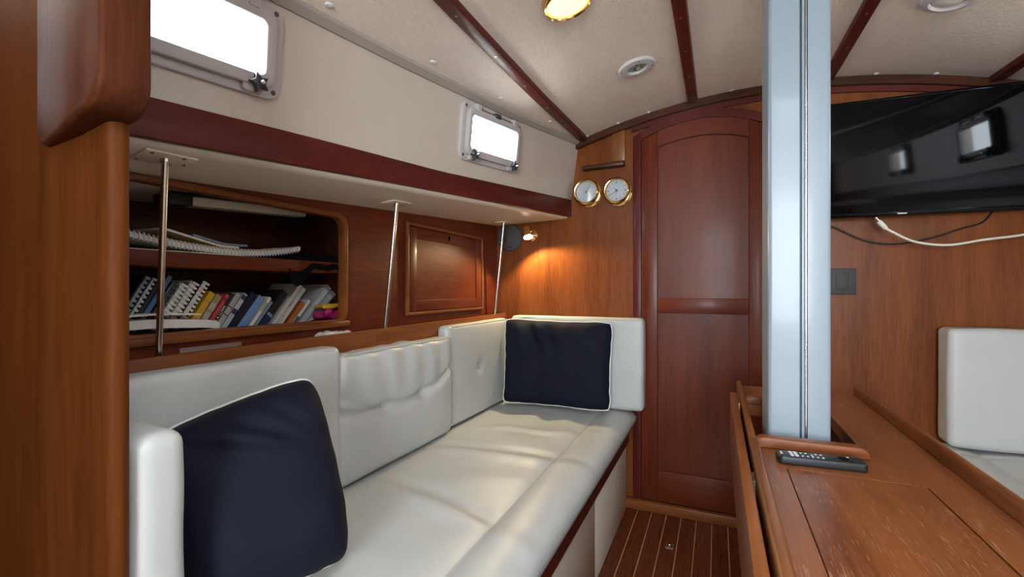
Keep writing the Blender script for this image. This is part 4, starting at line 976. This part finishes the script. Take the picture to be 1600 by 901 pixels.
# loose things at the right end of the row
tag(soft_box(-1.124, -1.075, 1.020, 1.090, 0.882, 0.905, 0.008, lambda p, n: 0.004 * nz(p, 30, 2), (6, 6, 4)).build('camera_case', 'black_cloth', smooth=70), 'small black pouch at the right end of the books', 'pouch')
tag(soft_box(-1.124, -1.076, 1.038, 1.105, 0.907, 0.934, 0.010, lambda p, n: 0.011 * nz(p, 38, 4), (8, 8, 4)).build('plastic_bag', 'bk_magenta', smooth=50), 'crumpled magenta plastic bag at the right end of the locker', 'bag')
tag(soft_box(-1.122, -1.080, 1.035, 1.115, 0.938, 0.953, 0.007, lambda p, n: 0.007 * nz(p, 30, 6), (6, 8, 3)).build('yellow_packet', 'bk_yellow', smooth=50), 'flat yellow packet lying over the magenta bag', 'packet')
# lying book and papers at the left
e = empty('book', (-1.11, 0.555, 0.881)); tag(e, 'white book lying flat at the left behind the rod', 'book', 'books in the open locker')
box('pages', 'paper_cream', e, -1.124, -1.074, 0.43, 0.672, 0.8825, 0.9045)
merge(MB().box(-1.126, -1.072, 0.428, 0.680, 0.881, 0.8826), MB().box(-1.126, -1.072, 0.428, 0.680, 0.9044, 0.9062), MB().box(-1.126, -1.072, 0.674, 0.680, 0.881, 0.906)).build('cover', 'bk_dgrey', e, smooth=0)
def sheet(name, mat, y0, y1, x0, x1, zf, th, label, cat, ny=24, nx=6, group=None):
    mb = MB(); vs = []
    for k in (0, 1):
        for i in range(ny + 1):
            for j in range(nx + 1):
                y = y0 + (y1 - y0) * i / ny; x = x0 + (x1 - x0) * j / nx; vs.append((x, y, zf(x, y) + th * k))
    m = (ny + 1) * (nx + 1); fs = []
    for i in range(ny):
        for j in range(nx):
            p = i * (nx + 1) + j; q = (p, p + 1, p + nx + 2, p + nx + 1); fs += [q[::-1], tuple(a + m for a in q)]
    rim = [i * (nx + 1) for i in range(ny + 1)] + [ny * (nx + 1) + j for j in range(1, nx + 1)] + [i * (nx + 1) + nx for i in range(ny - 1, -1, -1)] + [j for j in range(nx - 1, 0, -1)]
    for a, b in zip(rim, rim[1:] + rim[:1]): fs.append((a, b, b + m, a + m))
    o = mb.add(vs, fs).build(name, mat, smooth=50)
    if label: tag(o, label, cat, group)
    return o
sheet('paper_stack', 'paper', 0.43, 0.712, -1.126, -1.070, lambda x, y: 0.9068 + 0.010 * gauss(y - 0.56, 0.12) - 0.013 * max(0, (y - 0.682) / 0.03) ** 1.5 * 0.4, 0.018, 'thick stack of white paper lying on the white book', 'papers')
sheet('paper_sheet', 'paper', 0.43, 0.676, -1.126, -1.080, lambda x, y: 0.937 + 0.006 * gauss(y - 0.58, 0.10), 0.0035, 'bent white folder on top of the paper stack', 'folder')
# upper shelf: sagging spiral notebook, envelopes, dark cloth
def zs(x, y): return 1.084 + 0.030 * ((y - 0.775) / 0.20) ** 2 * (0.55 if y < 0.775 else 0.95)
nb = sheet('spiral_notebook', 'paper', 0.40, 0.965, -1.24, -1.096, zs, 0.011, 'long sagging white spiral notebook on the upper locker shelf', 'notebook', 40)
sp_ = MB()
for i in range(62):
    y = 0.405 + 0.0090 * i; zc = zs(0, y) + 0.0055; pts = [(-1.096 + 0.0045 * math.sin(a) + 0.001, y, zc + 0.0085 * math.cos(a)) for a in [math.pi * k / 6 for k in range(7)]]
    sp_.tube(pts, 0.0016, 5)
sp_.build('spiral_binding', 'plastic_white', nb)
sheet('envelope', 'paper_tan', 0.61, 0.885, -1.23, -1.106, lambda x, y: zs(x, y) + 0.0125, 0.004, 'brown envelope on the spiral notebook', 'envelope')
sheet('paper_sheet', 'paper_cream', 0.615, 0.79, -1.22, -1.112, lambda x, y: max(zs(x, y) + 0.0175, 1.133 - 0.22 * (y - 0.60)), 0.005, 'cream folded paper on top of the brown envelope', 'papers')
sheet('pouch', 'bk_mid', 0.68, 0.815, -1.22, -1.114, lambda x, y: max(zs(x, y) + 0.0235, 1.138 - 0.20 * (y - 0.60)), 0.005, 'grey blue zip pouch lying topmost on the upper shelf papers', 'pouch')
sheet('paper_sheet', 'paper_cream', 0.48, 0.79, -1.20, -1.090, lambda x, y: 1.0805, 0.0025, 'yellowish paper under the sagging spiral notebook', 'papers')
def zcl(x, y): return 1.0815 + (0.003 if y < 0.97 else 0.012) * (1 + nz((x, y, 0), 22, 3)) if x < -1.075 else 1.0815 - 6.0 * (x + 1.075) * (0.5 + 0.9 * gauss(y - 0.935, 0.03) + 0.3 * nz((0, y, 0), 25, 1))
sheet('dark_cloth', 'black_cloth', 0.905, 1.125, -1.25, -1.066, lambda x, y: zcl(x, y), 0.006, 'black cloth hanging over the right end of the upper shelf', 'cloth', 30, 40)
# strip light under the deck inside the locker
sl_ = empty('strip_light', (-1.19, 0.84, 1.20)); tag(sl_, 'long switched-off strip light with black end cap under the locker top', 'strip light')
def barz(y): return 1.200 + 0.062 * (y - 0.72)
MB().hexa([(-1.20, 0.70, barz(0.70)), (-1.15, 0.70, barz(0.70)), (-1.15, 1.035, barz(1.035)), (-1.20, 1.035, barz(1.035))], [(-1.205, 0.70, barz(0.70) + 0.022), (-1.148, 0.70, barz(0.70) + 0.022), (-1.148, 1.035, barz(1.035) + 0.022), (-1.205, 1.035, barz(1.035) + 0.022)]).build('lens', 'tube_lens', sl_, 0.003)
MB().hexa([(-1.21, 0.645, barz(0.645) - 0.002), (-1.145, 0.645, barz(0.645) - 0.002), (-1.145, 0.699, barz(0.699) - 0.002), (-1.21, 0.699, barz(0.699) - 0.002)], [(-1.21, 0.645, barz(0.645) + 0.026), (-1.145, 0.645, barz(0.645) + 0.026), (-1.145, 0.699, barz(0.699) + 0.026), (-1.21, 0.699, barz(0.699) + 0.026)]).build('end_cap', 'black', sl_, 0.004)
MB().hexa([(-1.212, 0.70, barz(0.70) + 0.0222), (-1.143, 0.70, barz(0.70) + 0.0222), (-1.143, 1.04, barz(1.04) + 0.0222), (-1.212, 1.04, barz(1.04) + 0.0222)], [(-1.212, 0.70, barz(0.70) + 0.027), (-1.143, 0.70, barz(0.70) + 0.027), (-1.143, 1.04, barz(1.04) + 0.027), (-1.212, 1.04, barz(1.04) + 0.027)]).build('housing', 'black', sl_)
# paper scrap and old tape by the ledge
tag(soft_box(-1.045, -1.000, 0.965, 1.070, 0.8468, 0.874, 0.008, lambda p, n: 0.006 * nz(p, 50, 3), (6, 12, 5)).build('paper_scrap', 'paper', smooth=40), 'crumpled white paper scrap on the ledge below the books', 'paper scrap')
tag(MB().box(XW, XW + 0.001, 0.612, 0.752, 0.852, 0.872).build('tape_strip', 'tape'), 'strip of old tape on the panelling below the books', 'tape')
